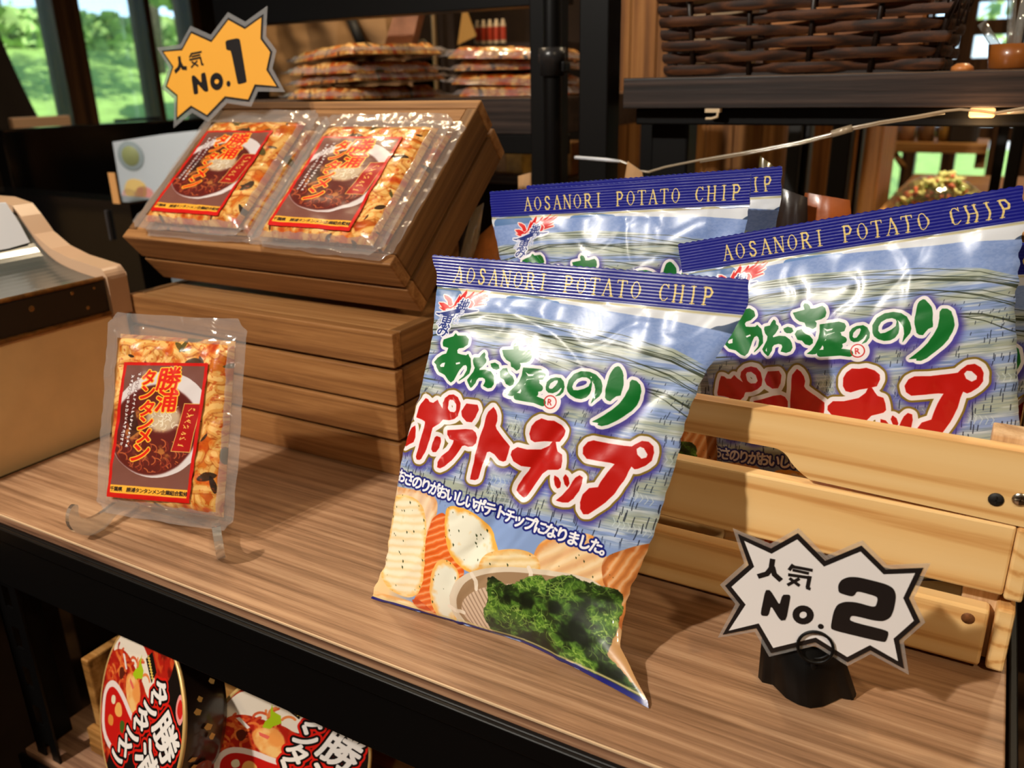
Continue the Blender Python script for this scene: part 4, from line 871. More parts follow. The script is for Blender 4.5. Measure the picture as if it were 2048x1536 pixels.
ki2 = [((590, 318), (560, 358), 30), ((575, 330), (745, 362), 28), ((590, 360), (715, 387), 26), ((555, 398), (730, 423), 28), ((725, 412), (708, 500), 34), ((700, 503), (728, 513), 26), ((565, 428), (640, 485), 28), ((640, 430), (548, 480), 28)]
def ring_poly(cx, cy, rx, ry, w, rot=.1, n=28):
    o = [(cx+rx*math.cos(k*2*math.pi/n), cy+ry*math.sin(k*2*math.pi/n)) for k in range(n)]; return o
ring_strokes = lambda cx, cy, rx, ry, w, n=22: [((cx+rx*math.cos(k*2*math.pi/n), cy+ry*math.sin(k*2*math.pi/n)), (cx+rx*math.cos((k+1)*2*math.pi/n), cy+ry*math.sin((k+1)*2*math.pi/n)), w) for k in range(n)]
SG2 = pz((1614, 1400)); sgn2 = sign('rank_card', 'white No.2 starburst card held in a black ring stand', F2, p2, burst2, .0030, s2, [(815, 815, 24)], ren2+ki2+ring_strokes(672, 722, 58, 52, 56), M_white, .0024, tuple(F2.w(.05, 0, 0)))
t = thing('card_stand', 'black plastic stand with a ring clip under the No.2 card', 'card stand', (SG2[0], SG2[1], 0))
FB = F2
tb = lambda a, b, c: tuple(F2.w(a, b, c))
def stand_pt(x, y): return F2.st(p2(x, y))
# base: two curved wings spread on the shelf under a short fin
basepx = [(325, 930), (318, 1180), (305, 1240), (330, 1285), (430, 1300), (520, 1400), (640, 1470), (760, 1486), (880, 1465), (975, 1412), (1085, 1418), (1095, 1385), (1060, 1290), (1020, 1160), (860, 1080), (600, 1080), (420, 1000)]
Y0 = SG2[1]
foot = [pz(p) for p in [(1516, 1356), (1524, 1366), (1545, 1371), (1572, 1398), (1596, 1411), (1620, 1418), (1645, 1415), (1668, 1405), (1682, 1398), (1706, 1402), (1712, 1393)]]
crest = [F2.w(*F2.st(p), -.004) for p in [(1523, 1278), (1533, 1281), (1548, 1285), (1568, 1290), (1590, 1296), (1612, 1301), (1634, 1306), (1652, 1310), (1664, 1313), (1676, 1316), (1686, 1319)]]
def base_fn(u, v):
    """a fan-shaped skirt: from its scalloped foot up to the ring"""
    k = u*(len(foot)-1); i_ = min(int(k), len(foot)-2); f_ = k-i_
    a = foot[i_]*(1-f_)+foot[i_+1]*f_; b = crest[i_]*(1-f_)+crest[i_+1]*f_; q = a*(1-v)+b*v; q = q+np.array([0, -.004*math.sin(math.pi*v)*(1-abs(2*u-1)), .0006]); return tuple(q)
m = MB(); m.grid(base_fn, 40, 10); m.grid(lambda u, v: tuple(np.array(base_fn(u, v))+np.array([0, .0018, 0])), 40, 10, flip=True)
m.build('skirt', M_black, t)
rc = F2.st(p2(770, 975)); n = 28
rg_pts = [F2.w(rc[0]+.0104*math.cos(k*2*math.pi/n), rc[1]+.0104*math.sin(k*2*math.pi/n), .0022) for k in range(n)]
MB().tube(rg_pts, .0010, 8, closed=True).build('ring', M_black, t)
rg_pts = [F2.w(rc[0]+.0104*math.cos(k*2*math.pi/n), rc[1]+.0104*math.sin(k*2*math.pi/n), -.0032) for k in range(n)]
MB().tube(rg_pts, .0010, 8, closed=True).build('ring', M_black, t)
lo = F2.w(rc[0], rc[1]-.0104, 0); MB().tube([(lo[0], lo[1]-.001, lo[2]), (lo[0], lo[1]+.004, lo[2]-.012), (SG2[0], SG2[1]+.006, .002)], .002, 8).build('stem', M_black, t)
MB().box(SG2[0]-.0035, SG2[0]+.0035, SG2[1]+.0005, SG2[1]+.0045, .001, .022).build('hinge', M_black, t, bevel=.0008)
# No. 1
F1 = Frame((-.84, .735, .35), (1, 0, 0), (0, .12, 1))
p1 = lambda x, y: (310+.1693*x, 10+.1693*y)
burst1 = [(80, 540), (318, 516), (430, 308), (668, 415), (868, 150), (1066, 260), (1280, 108), (1268, 392), (1385, 552), (1338, 762), (1468, 980), (1192, 962), (1112, 1142), (836, 1102), (622, 1325), (432, 1212), (254, 1362), (258, 1078), (126, 968), (206, 732)]
one = [(840, 440), (860, 420), (975, 398), (1000, 405), (1010, 425), (1088, 900), (1078, 915), (1000, 935), (985, 928), (905, 540), (860, 530), (850, 520)]
En1 = [(438, 845), (470, 832), (560, 930), (552, 815), (590, 800), (602, 812), (636, 1010), (620, 1024), (590, 1020), (505, 925), (515, 1038), (505, 1050), (475, 1055), (466, 1045)]
ren1 = [((292, 615), (302, 690), 32), ((302, 690), (290, 745), 32), ((290, 745), (245, 790), 32), ((305, 690), (335, 745), 32), ((335, 745), (378, 748), 32)]
ki1 = [((440, 575), (415, 620), 17), ((430, 580), (555, 555), 16), ((440, 612), (540, 590), 15), ((415, 650), (545, 622), 17), ((542, 620), (560, 700), 20), ((555, 700), (578, 705), 18), ((440, 672), (515, 722), 16), ((505, 662), (435, 740), 16)]
sign('rank_card', 'yellow No.1 starburst card standing behind the packs on the tilted box', F1, p1, burst1, .0022, [(rounded(one, .12), 0), (rounded(En1), 0)], [(875, 932, 24)], ren1+ki1+ring_strokes(735, 905, 52, 66, 50), M_yel, .0052, tuple(F1.w(.03, 0, 0)))

# ------------------------------------------------------------------ pine crate
yc, CX1, CX0, CYB = .552, .0555, -.372, .80
M_crT, M_crS = M_pine, M_pineY
t = thing('pine_crate', 'pale pine crate with a cut-out handhold, full of snack bags', 'crate', ((CX0+CX1)/2, .67, 0))
TF = .012
to = lambda a, b, c: (a, yc+c, b)
hx0, hx1 = -.255, -.076
top = [(CX0, .160), (CX0, .1105), (hx0, .1105)]+chaikin([(hx0, .1105), (hx0+.014, .120), (hx0+.018, .133), (hx0+.030, .1335)], 2, False)+chaikin([(hx1-.040, .1335), (hx1-.024, .133), (hx1-.016, .121), (hx1+.002, .1105)], 2, False)+[(CX1, .1105), (CX1, .160)]
crate_front = MB().prism(top, to, 0, TF).build('front_board', M_crT, t, bevel=.0016)
MB().box(CX0, CX1-.0112, yc, yc+TF, .0595, .1098).build('front_board', M_crT, t, bevel=.0016)
MB().box(CX0, CX1-.0162, yc-.001, yc+TF, .0030, .0465).build('front_board', M_crT, t, bevel=.0022)
for k, (z0, z1, dx) in enumerate(((.1105, .160, 0), (.0575, .1098, 0), (.0030, .0505, -.002))):
    y0 = yc-.0008 if k else yc+TF+.0004
    MB().box(CX1-.0108+dx, CX1+dx, y0, CYB, z0, z1).build('side_board', M_crS, t, bevel=.002)
    MB().box(CX0, CX0+.011, yc+TF+.0004, CYB, z0, z1).build('side_board', M_crS, t, bevel=.0015)
    MB().box(CX0, CX1, CYB+.0002, CYB+.012, z0, z1).build('back_board', M_crT, t, bevel=.0015)
for x in (CX1-.0112-.022, CX0+.0114):
    for y in (yc+TF+.0004, CYB-.0225): MB().box(x, x+.0215, y, y+.022, .003, .1645).build('corner_post', M_pineZ, t, bevel=.0012)
q = py((1936, 1237), yc-.001); m = MB(); m.lathe([(0, .0003), (.004, .0003), (.0042, 0)], (q[0], yc-.001, q[2]), (0, -1, 0), 14); m.build('knot', solid('pine_knot', srgb(112, 68, 34), .6, 0, 0, .3, .3, 300, .4), t)
MB().box(CX0+.0115, CX1-.0115, yc+TF+.0005, CYB-.0005, .003, .0095).build('bottom_panel', M_crT, t)
for (sx, mt) in ((1992, M_blackm), (2040, solid('bright_screw', srgb(190, 180, 165), .25, 1.0))):
    q = py((sx, 999), yc); m = MB(); m.lathe([(0, .0), (.0022, .0), (.0042, .0008), (.0045, .0012), (.0045, .0016)], (q[0], yc-.0016, q[2]), (0, 1, 0), 20)
    m.box(q[0]-.0028, q[0]+.0028, yc-.0021, yc-.0015, q[2]-.0004, q[2]+.0004).box(q[0]-.0004, q[0]+.0004, yc-.0021, yc-.0015, q[2]-.0028, q[2]+.0028); m.build('screw', mt, t).parent = crate_front

# ------------------------------------------------------------------ potato chip bags
IM_bag = bag_art(); M_bag = printed('snack_bag_film', IM_bag, .34, .55, .10, 38)
M_bagback = solid('snack_bag_back', srgb(150, 165, 205), .3, 0, .7, .5, .2, 40)
def chip_bag(label, F, W_, L_, R_, seed, thick=(.022, .030), group='seaweed potato chip bags', warp=None, creases=(), Hh=.2705, s0=0.0, curl=0.0):
    """pillow bag: a flat sealed strip top and bottom, puffed between; (s, t) on F matches the print"""
    t_ = thing('snack_bag', label, 'snack bag', (0, 0, 0), group); t_.location = Wd(F.w(.12, 0, 0)); t_.location.z = max(t_.location.z, ZB)
    off = Vector((seed*3.3, seed*1.1, 0)); rg = random.Random(seed); TS = .2478
    def edge(tab, v): return float(np.interp(v, [a for a, _ in tab], [b for _, b in tab]))
    def pos(u, tt, side):
        l, r = edge(L_, tt), edge(R_, tt); pk = 1-abs(2*u-1)
        pu = .0016*math.sin(tt*330+seed)*_mn.noise(Vector((tt*60, seed, u > .5)))*2; l += pu*.8; r -= pu*.8
        s = l+(r-l)*u
        if tt >= TS: n = .0007*side+.00010*math.sin((tt-TS)*2*math.pi/.0023)*side+.0012*_mn.noise(Vector((s*30, seed, 4)))
        else:
            a = min(1, (TS-tt)/.085); b = min(1, (tt-.000)/.055); f = (math.sin(a*math.pi/2)**.85)*(math.sin(max(0, b)*math.pi/2)**.7)
            e = math.sin(math.pi*min(max(u, 0), 1))**.55
            n = (thick[0] if side > 0 else thick[1])*f*e*side
            nz = .0012*_mn.noise(Vector((s*20, tt*20, seed+side)))+.0004*_mn.noise(Vector((s*60, tt*45, seed*2+side)))
            g1 = _mn.noise(Vector((s*13+tt*5, tt*11, seed*3+side))); g2 = _mn.noise(Vector((s*24-tt*9, tt*22, seed*5+side))); nz += .0013*math.exp(-(g1/.055)**2)-.0009*math.exp(-(g2/.05)**2)
            rip = .0016*math.sin(s*150+5*_mn.noise(Vector((s*20, seed, 2))))*math.exp(-(TS-tt)/.022)*min(1, (TS-tt)/.006)
            rip += .0014*math.sin(s*120+seed)*math.exp(-tt/.02)*min(1, tt/.006)
            sp = .0017*math.sin(tt*150+6*_mn.noise(Vector((tt*15, seed, 7))))*math.exp(-min(u, 1-u)/.07)*min(1, min(u, 1-u)/.02)
            n += (nz+rip+sp)*e*side
            if side > 0:
                for (ax, ay, bx_, by_, dep, wd) in creases:
                    dx, dy = bx_-ax, by_-ay; k = ((s-ax)*dx+(tt-ay)*dy)/(dx*dx+dy*dy); kk = min(max(k, 0), 1)
                    d = math.hypot(s-ax-kk*dx, tt-ay-kk*dy); n += dep*math.exp(-(d/wd)**2)*(math.sin(math.pi*min(max(kk, .02), .98))**.5)*e
        n += curl*(.5-u)**2
        q = F.w(s, tt, n); return warp(q, u, tt, s) if warp else q
    nu = 96; ts = list(np.linspace(0, TS-.0004, 100))+list(np.linspace(TS, Hh, 40)); nv = len(ts)-1
    def tz(u, tt, i): return tt+(.0007 if (i % 2 and tt > Hh-.0004) else 0)
    uvs = lambda s, tt: ((s-S0)/(S1-S0), (tt-T0)/(T1-T0))
    for side, nm in ((1, 'front_film'), (-1, 'back_film')):
        vs, uv = [], []
        for tt in ts:
            for i in range(nu+1):
                u = i/nu; vs.append(pos(u, tz(u, tt, i), side)); l, r = edge(L_, tt), edge(R_, tt); uv.append(uvs(l+(r-l)*u+s0, tt))
        fs = []
        for j in range(nv):
            for i in range(nu):
                a = j*(nu+1)+i; q = (a, a+1, a+nu+2, a+nu+1); fs.append(q if side > 0 else q[::-1])
        MB().add(vs, fs, 0, True, uv).build(nm, M_bag if side > 0 else M_bagback, t_)
    return t_
def edges_from(pxs, F): return sorted((F.st(p)[1], F.st(p)[0]) for p in pxs)
Lf = edges_from([(866, 515), (876, 556), (862, 690), (836, 800), (806, 905), (790, 1000), (770, 1130), (742, 1196)], FRONT)
Rf = edges_from([(1497, 560), (1495, 612), (1466, 665), (1402, 760), (1380, 815), (1345, 950), (1300, 1090), (1262, 1180), (1228, 1268), (1262, 1340)], FRONT)
tip = np.array([-.1415, .4125, .0012])
def warp_front(q, u, tt, s):
    w = max(0, 1-tt/.05)**1.6*max(0, (u-.55)/.45)**1.5
    base = FRONT.w(edge_last, 0, 0); q = q+(tip-base)*w; q[2] = max(q[2], .0012); return q
edge_last = float(np.interp(0.0, [a for a, _ in Rf], [b for _, b in Rf]))
cr = [(.16, .19, .07, .03, -.0035, .006), (.235, .235, .15, .12, -.003, .007), (.02, .235, .06, .12, -.003, .006), (.05, .15, .03, .02, -.0025, .006), (.20, .17, .19, .03, .003, .008)]
chip_bag('snack bag in front of the crate, standing on the shelf', FRONT, .24, Lf, Rf, 1, (.012, .040), warp=warp_front, creases=cr)
def in_crate(q, u, tt, s):
    q[2] = max(q[2], .0108)
    if q[2] < .175:
        k = max(0, (q[2]-.160)/.015); q[0] = min(max(q[0], CX0+.0125-.05*k), CX1-.0128+.05*k); q[1] = min(max(q[1], yc+TF+.0015-.05*k), CYB-.0012)
    return q
Lg = [(0, .006), (.03, .010), (.12, .013), (.20, .010), (.245, .001), (.275, 0)]; Rg = [(0, .232), (.03, .228), (.12, .224), (.20, .228), (.245, .237), (.275, .238)]
def bag_frame(TL, TR, lean_, H_=.265):
    TL, TR = np.array(TL), np.array(TR); u = (TR-TL)/np.linalg.norm(TR-TL); a = math.radians(lean_); bk = np.cross(u, np.array([0, 0, 1.0])); bk = bk/np.linalg.norm(bk); bk = bk if bk[1] > 0 else -bk
    up = np.cross(bk, u); up = up if up[2] > 0 else -up
    v = up*math.cos(a)+bk*math.sin(a); return Frame(TL-v*H_, u, v)
FC = bag_frame((-.214, .648, .246), (.015, .648, .301), 10)
chip_bag('large tilted snack bag in the crate, nearest its front rail', FC, .235, Lg, Rg, 2, (.022, .022), warp=in_crate, creases=[(.03, .24, .09, .1, -.004, .006), (.05, .16, .09, .07, .004, .004)])
FA = bag_frame((-.402, .668, .277), (-.172, .668, .300), 8)
chip_bag('snack bag in the crate just behind the front bag', FA, .235, Lg, Rg, 3, (.016, .014), warp=in_crate, creases=[(.235, .245, .13, .15, -.007, .010), (.02, .24, .1, .16, -.003, .006)])
FBk = bag_frame((-.388, .712, .278), (-.160, .712, .302), 6)
chip_bag('snack bag hindmost in the crate, only its seal corner showing', FBk, .235, Lg, Rg, 4, (.014, .014), warp=in_crate)
FD = bag_frame((-.166, .700, .226), (.064, .700, .262), 6)
chip_bag('snack bag at the crate end, mostly hidden by the large tilted bag', FD, .235, Lg, Rg, 5, (.012, .014), warp=in_crate)

# ------------------------------------------------------------------ noodle bowls on the lower shelf
IM_lid = lid_art(); M_lid = printed('bowl_lid_print', IM_lid, .3, .6, .08, 40); M_rim = solid('gilt_paper_rim', srgb(216, 176, 110), .35, .3)
M_cup = solid('black_bowl_print', srgb(30, 22, 18), .35, 0, .5); M_gold = solid('gold_print', srgb(226, 176, 100), .4, .2); M_cupr = solid('red_bowl_print', srgb(150, 44, 18), .4, 0, .5)
def bowl(label, c, nrm, roll, R):
    c, nrm = np.array(c), np.array(nrm)/np.linalg.norm(nrm); up = np.array([0, 0, 1.0]); up = up-nrm*(up@nrm); up /= np.linalg.norm(up); rt = np.cross(up, nrm)
    ca, sa = math.cos(roll), math.sin(roll); u, v = rt*ca+up*sa, up*ca-rt*sa
    t = thing('noodle_bowl', label, 'instant noodle bowl', tuple(c-nrm*.05), 'instant noodle bowls below the shelf')
    m = MB(); n = 64; vs = [c]+[c+u*R*math.cos(k*2*math.pi/n)+v*R*math.sin(k*2*math.pi/n) for k in range(n)]
    uv = [(.5, .5)]+[(.5+.5*math.cos(k*2*math.pi/n), .5+.5*math.sin(k*2*math.pi/n)) for k in range(n)]
    m.add(vs, [(0, k+1, (k+1) % n+1) for k in range(n)], 0, False, uv); m.build('lid', M_lid, t)
    MB().lathe([(R-.0005, -.0002), (R+.0018, .0004), (R+.003, -.0008), (R+.003, -.003), (R+.0005, -.004), (R-.001, -.004)], tuple(c), tuple(nrm), 56).build('rim', M_rim, t)
    A = Vector((0, 0, 1)).rotation_difference(Vector(nrm)); m = MB()
    m.lathe([(R-.001, -.004), (R-.003, -.012), (R-.014, -.046), (R-.018, -.052), (R-.024, -.052), (0, -.050)], tuple(c), tuple(nrm), 56); cw = m.build('cup_wall', M_cup, t)
    m = MB(); rg = random.Random(4)
    for k in range(40):                                               # printed gold and red devices round the wall
        a = k*2*math.pi/40+rg.uniform(-.03, .03); z = -rg.uniform(.016, .038); w = rg.uniform(.05, .1); hgt = rg.uniform(.004, .008); P = []
        for da, dz in ((0, 0), (w*.6, -.002), (w, hgt*.5), (w*.5, hgt), (.1*w, hgt*.6)):
            zz = z+dz; rr = R-.003-(.009/.046)*(-zz-.012)+.0006; e = u*math.cos(a+da)+v*math.sin(a+da); P.append(c+e*rr+nrm*zz)
        m.add(P, [(0, 1, 2, 3, 4)])
    m.build('wall_print', M_gold, t).parent = cw
    m = MB()
    for a0 in (.2, 1.9, 3.4, 5.0):
        P = [c]
        P = []
        for k in range(16):
            a = a0+.20*math.cos(k*math.pi/8); zz = -.028+.014*math.sin(k*math.pi/8); rr = R-.003-(.009/.046)*(-zz-.012)+.0004; e = u*math.cos(a)+v*math.sin(a); P.append(c+e*rr+nrm*zz)
        m.add(P, [tuple(range(16))])
    m.build('wall_print', M_cupr, t).parent = cw; return t
def at(p, d): return CAM+ray(p)*d
def face_n(c, left, down):
    """the way a lid faces: turned from the viewer to the left and down, in degrees"""
    w = CAM-np.asarray(c); w = w/np.linalg.norm(w); r = RW[:, 0]-w*(RW[:, 0]@w); r /= np.linalg.norm(r); dn = np.cross(w, r); dn = dn if dn[2] < 0 else -dn
    a, b = math.radians(left), math.radians(down); q = w*math.cos(a)*math.cos(b)-r*math.sin(a)*math.cos(b)+dn*math.sin(b); return q/np.linalg.norm(q)
c2 = at((577, 1508), .87); bowl('instant noodle bowl with lid facing out, under the shelf middle', c2, face_n(c2, 15, 25), math.radians(-33), .0743)
c1 = at((278, 1430), .90); bowl('instant noodle bowl turned aside, showing its black wall, near the rack post', c1, face_n(c1, 65, 10), math.radians(-30), .0822)
t = thing('tray_crate', 'low brown wooden crate holding the noodle bowls under the shelf', 'crate', (-.45, .47, -.318))
M_tray = wood('tray_wood', srgb(110, 72, 30), srgb(158, 108, 52), srgb(190, 140, 80), 'X', .55, 1.0, 5, .3)
for x in np.arange(-.79, -.06, .0405): MB().box(x, x+.0385, .592, .604, -.317, -.10).build('back_slat', M_plank, t, bevel=.001)
MB().box(-.785, -.04, .405, .590, -.317, -.305).build('bottom_panel', M_tray, t)
MB().box(-.785, -.04, .405, .415, -.305, -.285).build('front_rail', M_tray, t, bevel=.002)
MB().box(-.785, -.773, .416, .591, -.305, -.20).build('end_board', M_tray, t, bevel=.002); MB().box(-.052, -.04, .389, .591, -.305, -.20).build('end_board', M_tray, t, bevel=.002)
MB().box(-.77, -.055, .418, .588, -.3045, -.287).build('riser_block', M_tray, t, bevel=.002)
# ------------------------------------------------------------------ freezer chest on the left
M_tan = solid('tan_panel', srgb(240, 202, 148), .55, 0, 0, .3, .1, 30, .05); M_gilt = solid('worn_gilt_trim', srgb(150, 108, 58), .35, .5, 0, .5, .3, 120, .5); M_seal = solid('dark_band', srgb(30, 22, 20), .35)
M_gla = solid('freezer_glass', srgb(70, 74, 72), .2, 0, .3, .8); M_rimf = solid('pale_rim', srgb(196, 160, 130), .35)
XF = -.866
t = thing('freezer_chest', 'tan chest freezer with a black band and glass top beside the rack', 'freezer', (-1.3, .1, -ZB))
MB().box(-1.9, XF-.002, -.7, .606, -.07, .136).build('body', M_tan, t, bevel=.004); MB().box(-1.88, -1.12, -.65, .58, -ZB, -.0705).build('plinth', M_walld, t)
MB().box(-1.89, XF, -.7, .5835, .1365, .1745).build('band', M_seal, t, bevel=.002)
MB().tube([(XF+.001, -.7, .1365), (XF+.001, .582, .1365)], .0028, 8).build('trim_strip', M_gilt, t); MB().tube([(XF-.001, -.7, .1765), (XF-.001, .582, .1765)], .0026, 8).build('trim_strip', M_gilt, t)
gp = chaikin([(-.874, .1745), (-.92, .180), (-.955, .189), (-.980, .206), (-.996, .226), (-1.012, .243), (-1.05, .249), (-1.88, .249)], 2, False); gp = [(-.874, .1750)]+gp+[(-1.88, .1750)]
MB().prism(gp, lambda a, b, c: (a, c, b), -.7, .5835).build('glass_lid', M_gla, t)
rim = [(-.862, .130), (-.862, .178), (-.870, .187), (-.924, .194), (-.958, .203), (-.985, .218), (-1.003, .238), (-1.016, .250), (-1.05, .256), (-1.9, .256), (-1.9, .130)]
MB().prism(rim, lambda a, b, c: (a, c, b), .584, .6093).build('end_cap', M_rimf, t, bevel=.004)
m = MB(); rg = random.Random(2)
for k in range(9):
    y, z = rg.uniform(.1, .59), rg.choice([.168, .166, .150, .148, .162]); r = rg.uniform(.0012, .003); m.lathe([(0, .0006), (r, .0004), (r*1.2, 0)], (XF+.0003, y, z), (1, 0, 0), 9)
m.build('worn_chip', M_gilt, t)
M_paper = solid('white_card', srgb(206, 210, 220), .5)
tag(MB().prism(rounded([(.30, 0), (.574, 0), (.577, .030), (.577, .062), (.30, .062)], .1), lambda a, b, c: (-.9780-b*.63-c*.78, a, .2080+b*.78-c*-.63), 0, .0015).build('price_card', M_paper), 'white card lying on the freezer glass', 'card')

# ------------------------------------------------------------------ things behind the freezer
M_scr = solid('black_gloss_panel', srgb(10, 10, 10), .12, 0, .4)
t = thing('black_screen', 'large black glossy panel standing below the window', 'screen', (-1.75, 1.25, -ZB))
MB().box(-1.76, -1.72, 1.0, 1.62, -.5, .307).build('panel', M_scr, t, bevel=.004); MB().box(-1.8, -1.70, 1.05, 1.55, -ZB, -.5).build('foot', M_blackm, t)
t = thing('till_unit', 'black till unit with an orange sticker between freezer and brown boxes', 'till', (-1.42, .97, -ZB))
q0, q1 = py((258, 405), .9), py((290, 573), .9)
MB().prism([(-1.69, -ZB), (q1[0]+.002, -ZB), (q1[0], q1[2]), (q0[0], q0[2]), (-1.69, .205)], lambda a, b, c: (a, c, b), .90, .955).build('housing', M_scr, t, bevel=.003)
s0, s1 = py((214, 330), .899), py((243, 408), .899); MB().box(s0[0], s1[0]-.002, .8975, .8995, s1[2], s0[2]-.012).build('sticker', solid('orange_sticker', srgb(196, 140, 82), .6), t)
s0, s1 = py((216, 420), .899), py((222, 480), .899)
MB().box(s0[0], s1[0]+.004, .893, .8995, s1[2], s0[2]).build('switch_strip', solid('grey_strip', srgb(70, 66, 66), .3), t, bevel=.002)
M_case = clear('frosted_white_plastic', (.9, .95, .97), .9, (.92, .95, .97), .04, .3)
t = thing('white_carrier', 'white frosted plastic carrier with a grey disc behind the tilted box', 'plastic carrier', (-1.38, 1.12, -ZB))
FW = Frame((-1.50, 1.06, 0), (.95, .31, 0), (0, 0, 1)); w2 = lambda p: FW.st(p); tw = lambda a_, b_, c_: tuple(FW.w(a_, b_, c_))
P = [w2((225, 284)), w2((330, 268)), w2((440, 256)), (w2((440, 300))[0]+.02, -.3995), (w2((300, 560))[0]-.03, -.3995), w2((262, 440)), w2((243, 395))]
MB().prism(P, tw, -.004, 0).build('body', M_case, t)
tag(MB().box(-1.60, -1.08, 1.0, 1.21, -ZB, -.40).build('low_cabinet', M_walld, bevel=.004), 'low dark cabinet carrying the white carrier', 'cabinet')
q = FW.w(*w2((262, 312)), .0006); nf = tuple(FW.n); MB().lathe([(0, .0015), (.024, .001), (.028, 0)], tuple(q), nf, 28).build('disc', solid('grey_disc', srgb(150, 160, 160), .5), t); MB().lathe([(0, .0026), (.017, .002), (.0185, .0012)], tuple(q), nf, 28).build('disc_centre', solid('olive_disc', srgb(146, 150, 98), .5), t)
for (qx, qy, cc, r) in ((270, 378, (240, 200, 120), .028), (288, 390, (232, 150, 140), .024), (258, 390, (226, 176, 170), .018)):
    q = w2((qx, qy)); MB().prism(chaikin([(q[0]-r, q[1]-r*.6), (q[0]+r*.8, q[1]-r*.8), (q[0]+r, q[1]+r*.5), (q[0]-r*.5, q[1]+r*.8)], 2), tw, .0004, .0012).build('colour_patch', solid('patch', srgb(*cc), .6), t)
t = thing('picture_frame', 'small timber framed board behind the black screen', 'frame', (-2.2, 1.2, -.2))
q0, q1 = px_((24, 236), -2.2), px_((125, 260), -2.2)
MB().box(-2.22, -2.2, q0[1], q1[1]+.03, -.25, q0[2]).build('board', M_rimf, t, bevel=.003); MB().box(-2.199, -2.196, q0[1]+.02, q1[1]+.01, -.22, q0[2]-.03).build('face', solid('dull_paper', srgb(150, 150, 138), .6), t)
tag(MB().box(-2.26, -2.16, 1.0, 1.9, -ZB, -.25).build('back_counter', M_walld, bevel=.004), 'dark counter standing below the window', 'counter')
cu = MB(); cu.grid(lambda u, v: (XL+.10+.02*math.sin(u*40), .62+u*(1.06+.17*(1-v)**3), .2+v*1.2), 60, 20); tag(cu.build('curtain', solid('dark_cloth', srgb(44, 34, 28), .9)), 'dark curtain gathered at the near edge of the window', 'curtain')
for (a, b, lab) in (((245, 226), (318, 238), 'flat dark tray lying on the window sill'), ):
    q0, q1 = px_(a, XL+.06), px_(b, XL+.06); tag(MB().box(XL+.0, XL+.07, q0[1], q1[1], ws+.021, ws+.035).build('sill_tray', M_blackm, bevel=.002), lab, 'tray')

# ------------------------------------------------------------------ middle rack with stacked packs
yM = 1.22
t = thing('middle_rack', 'dark wood rack behind the boxes carrying piled noodle packs', 'rack', (-.95, 1.45, -ZB))
zt = py((1056, 197), yM)[2]; zb_ = py((1056, 268), yM)[2]
MB().box(-1.28, -.615, yM, 1.68, zb_, zt).build('shelf_board', [M_darkwood], t, bevel=.001); MB().box(-1.28, -.615, yM+.0005, 1.68, zt, zt+.0012).build('shelf_top', M_darktop, t)
MB().box(-1.28, -.60, yM+.004, yM+.03, zb_-.032, zb_-.0005).build('beam', M_black, t, bevel=.002)
zh = py((1056, 12), yM)[2]; MB().box(-1.33, -.60, yM, yM+.04, zh, zh+.05).build('upper_beam', M_black, t, bevel=.002)
for x in (-1.32, -.6): MB().box(x, x+.035, 1.685, 1.72, -ZB, ZC-.2).build('post', M_black, t, bevel=.002)
MB().box(-1.32, -1.285, yM+.0405, yM+.07, -ZB, ZC-.2).build('post', M_black, t, bevel=.002)
MB().box(-1.28, -.615, yM, 1.66, -.16, -.13).build('shelf_board', M_darkwood, t)
# near posts with the clamp rod
xa, xb = py((1060, 200), 1.10)[0], py((1097, 200), 1.10)[0]; xc, xd = py((1157, 200), 1.02)[0], py((1215, 200), 1.02)[0]
t = thing('steel_upright', 'black steel upright with a clamp rod beside the piled packs', 'post', ((xa+xb)/2, 1.11, -ZB))
MB().box(xa, xb+.012, 1.10, 1.14, -ZB, ZC-.1).build('post', M_black, t, bevel=.002)
xr = py((1108, 100), 1.09)[0]; MB().tube([(xr, 1.085, -ZB), (xr, 1.085, ZC-.1)], .0125, 16).build('rod', M_black, t)
zc0, zc1 = py((1105, 95), 1.08)[2], py((1105, 152), 1.08)[2]; MB().lathe([(.0128, 0), (.0165, 0), (.0165, .016), (.019, .018), (.019, zc0-zc1), (.0128, zc0-zc1)], (xr, 1.085, zc1), None, 20).build('clamp', solid('clamp_black', srgb(40, 38, 38), .3), t); MB().box(xr+.017, xr+.023, 1.075, 1.095, zc1+.004, zc0-.018).build('clamp_lever', M_black, t, bevel=.002)
t = thing('corner_post', 'broad black post standing between the two back racks', 'post', ((xc+xd)/2, 1.04, -ZB))
MB().box(xc, xd, 1.02, 1.06, -ZB, ZC-.1).build('post', M_black, t, bevel=.002)
# piled packs
GR = 'noodle packs piled on the middle rack'
def flat_pack(x, y, z, rot, tilt, seed, label):
    return noodle_pack(label, Matrix.Translation((x, y, z+ZB))@Matrix.Rotation(rot, 4, 'Z')@Matrix.Rotation(tilt, 4, 'Y')@Matrix.Scale(1.0, 4), seed, GR, False, 1.0)
base = zt+.0015
lab1 = ['lowest noodle pack of the pile beside the yellow sign', 'second noodle pack up in the pile beside the yellow sign', 'third noodle pack up in the pile beside the yellow sign', 'topmost noodle pack of the pile beside the yellow sign']
lab2 = ['lowest noodle pack of the pile beside the black upright', 'second noodle pack up in the pile beside the black upright', 'third noodle pack up in the pile beside the black upright', 'topmost noodle pack of the pile beside the black upright']
for k in range(4): flat_pack(-1.215+.012*(k % 2), 1.235+.006*k, base+.0205*k, -.35-.04*k, -.03*(k % 2), 10+k, lab1[k]).scale = (1.9, 1.1, 1.7)
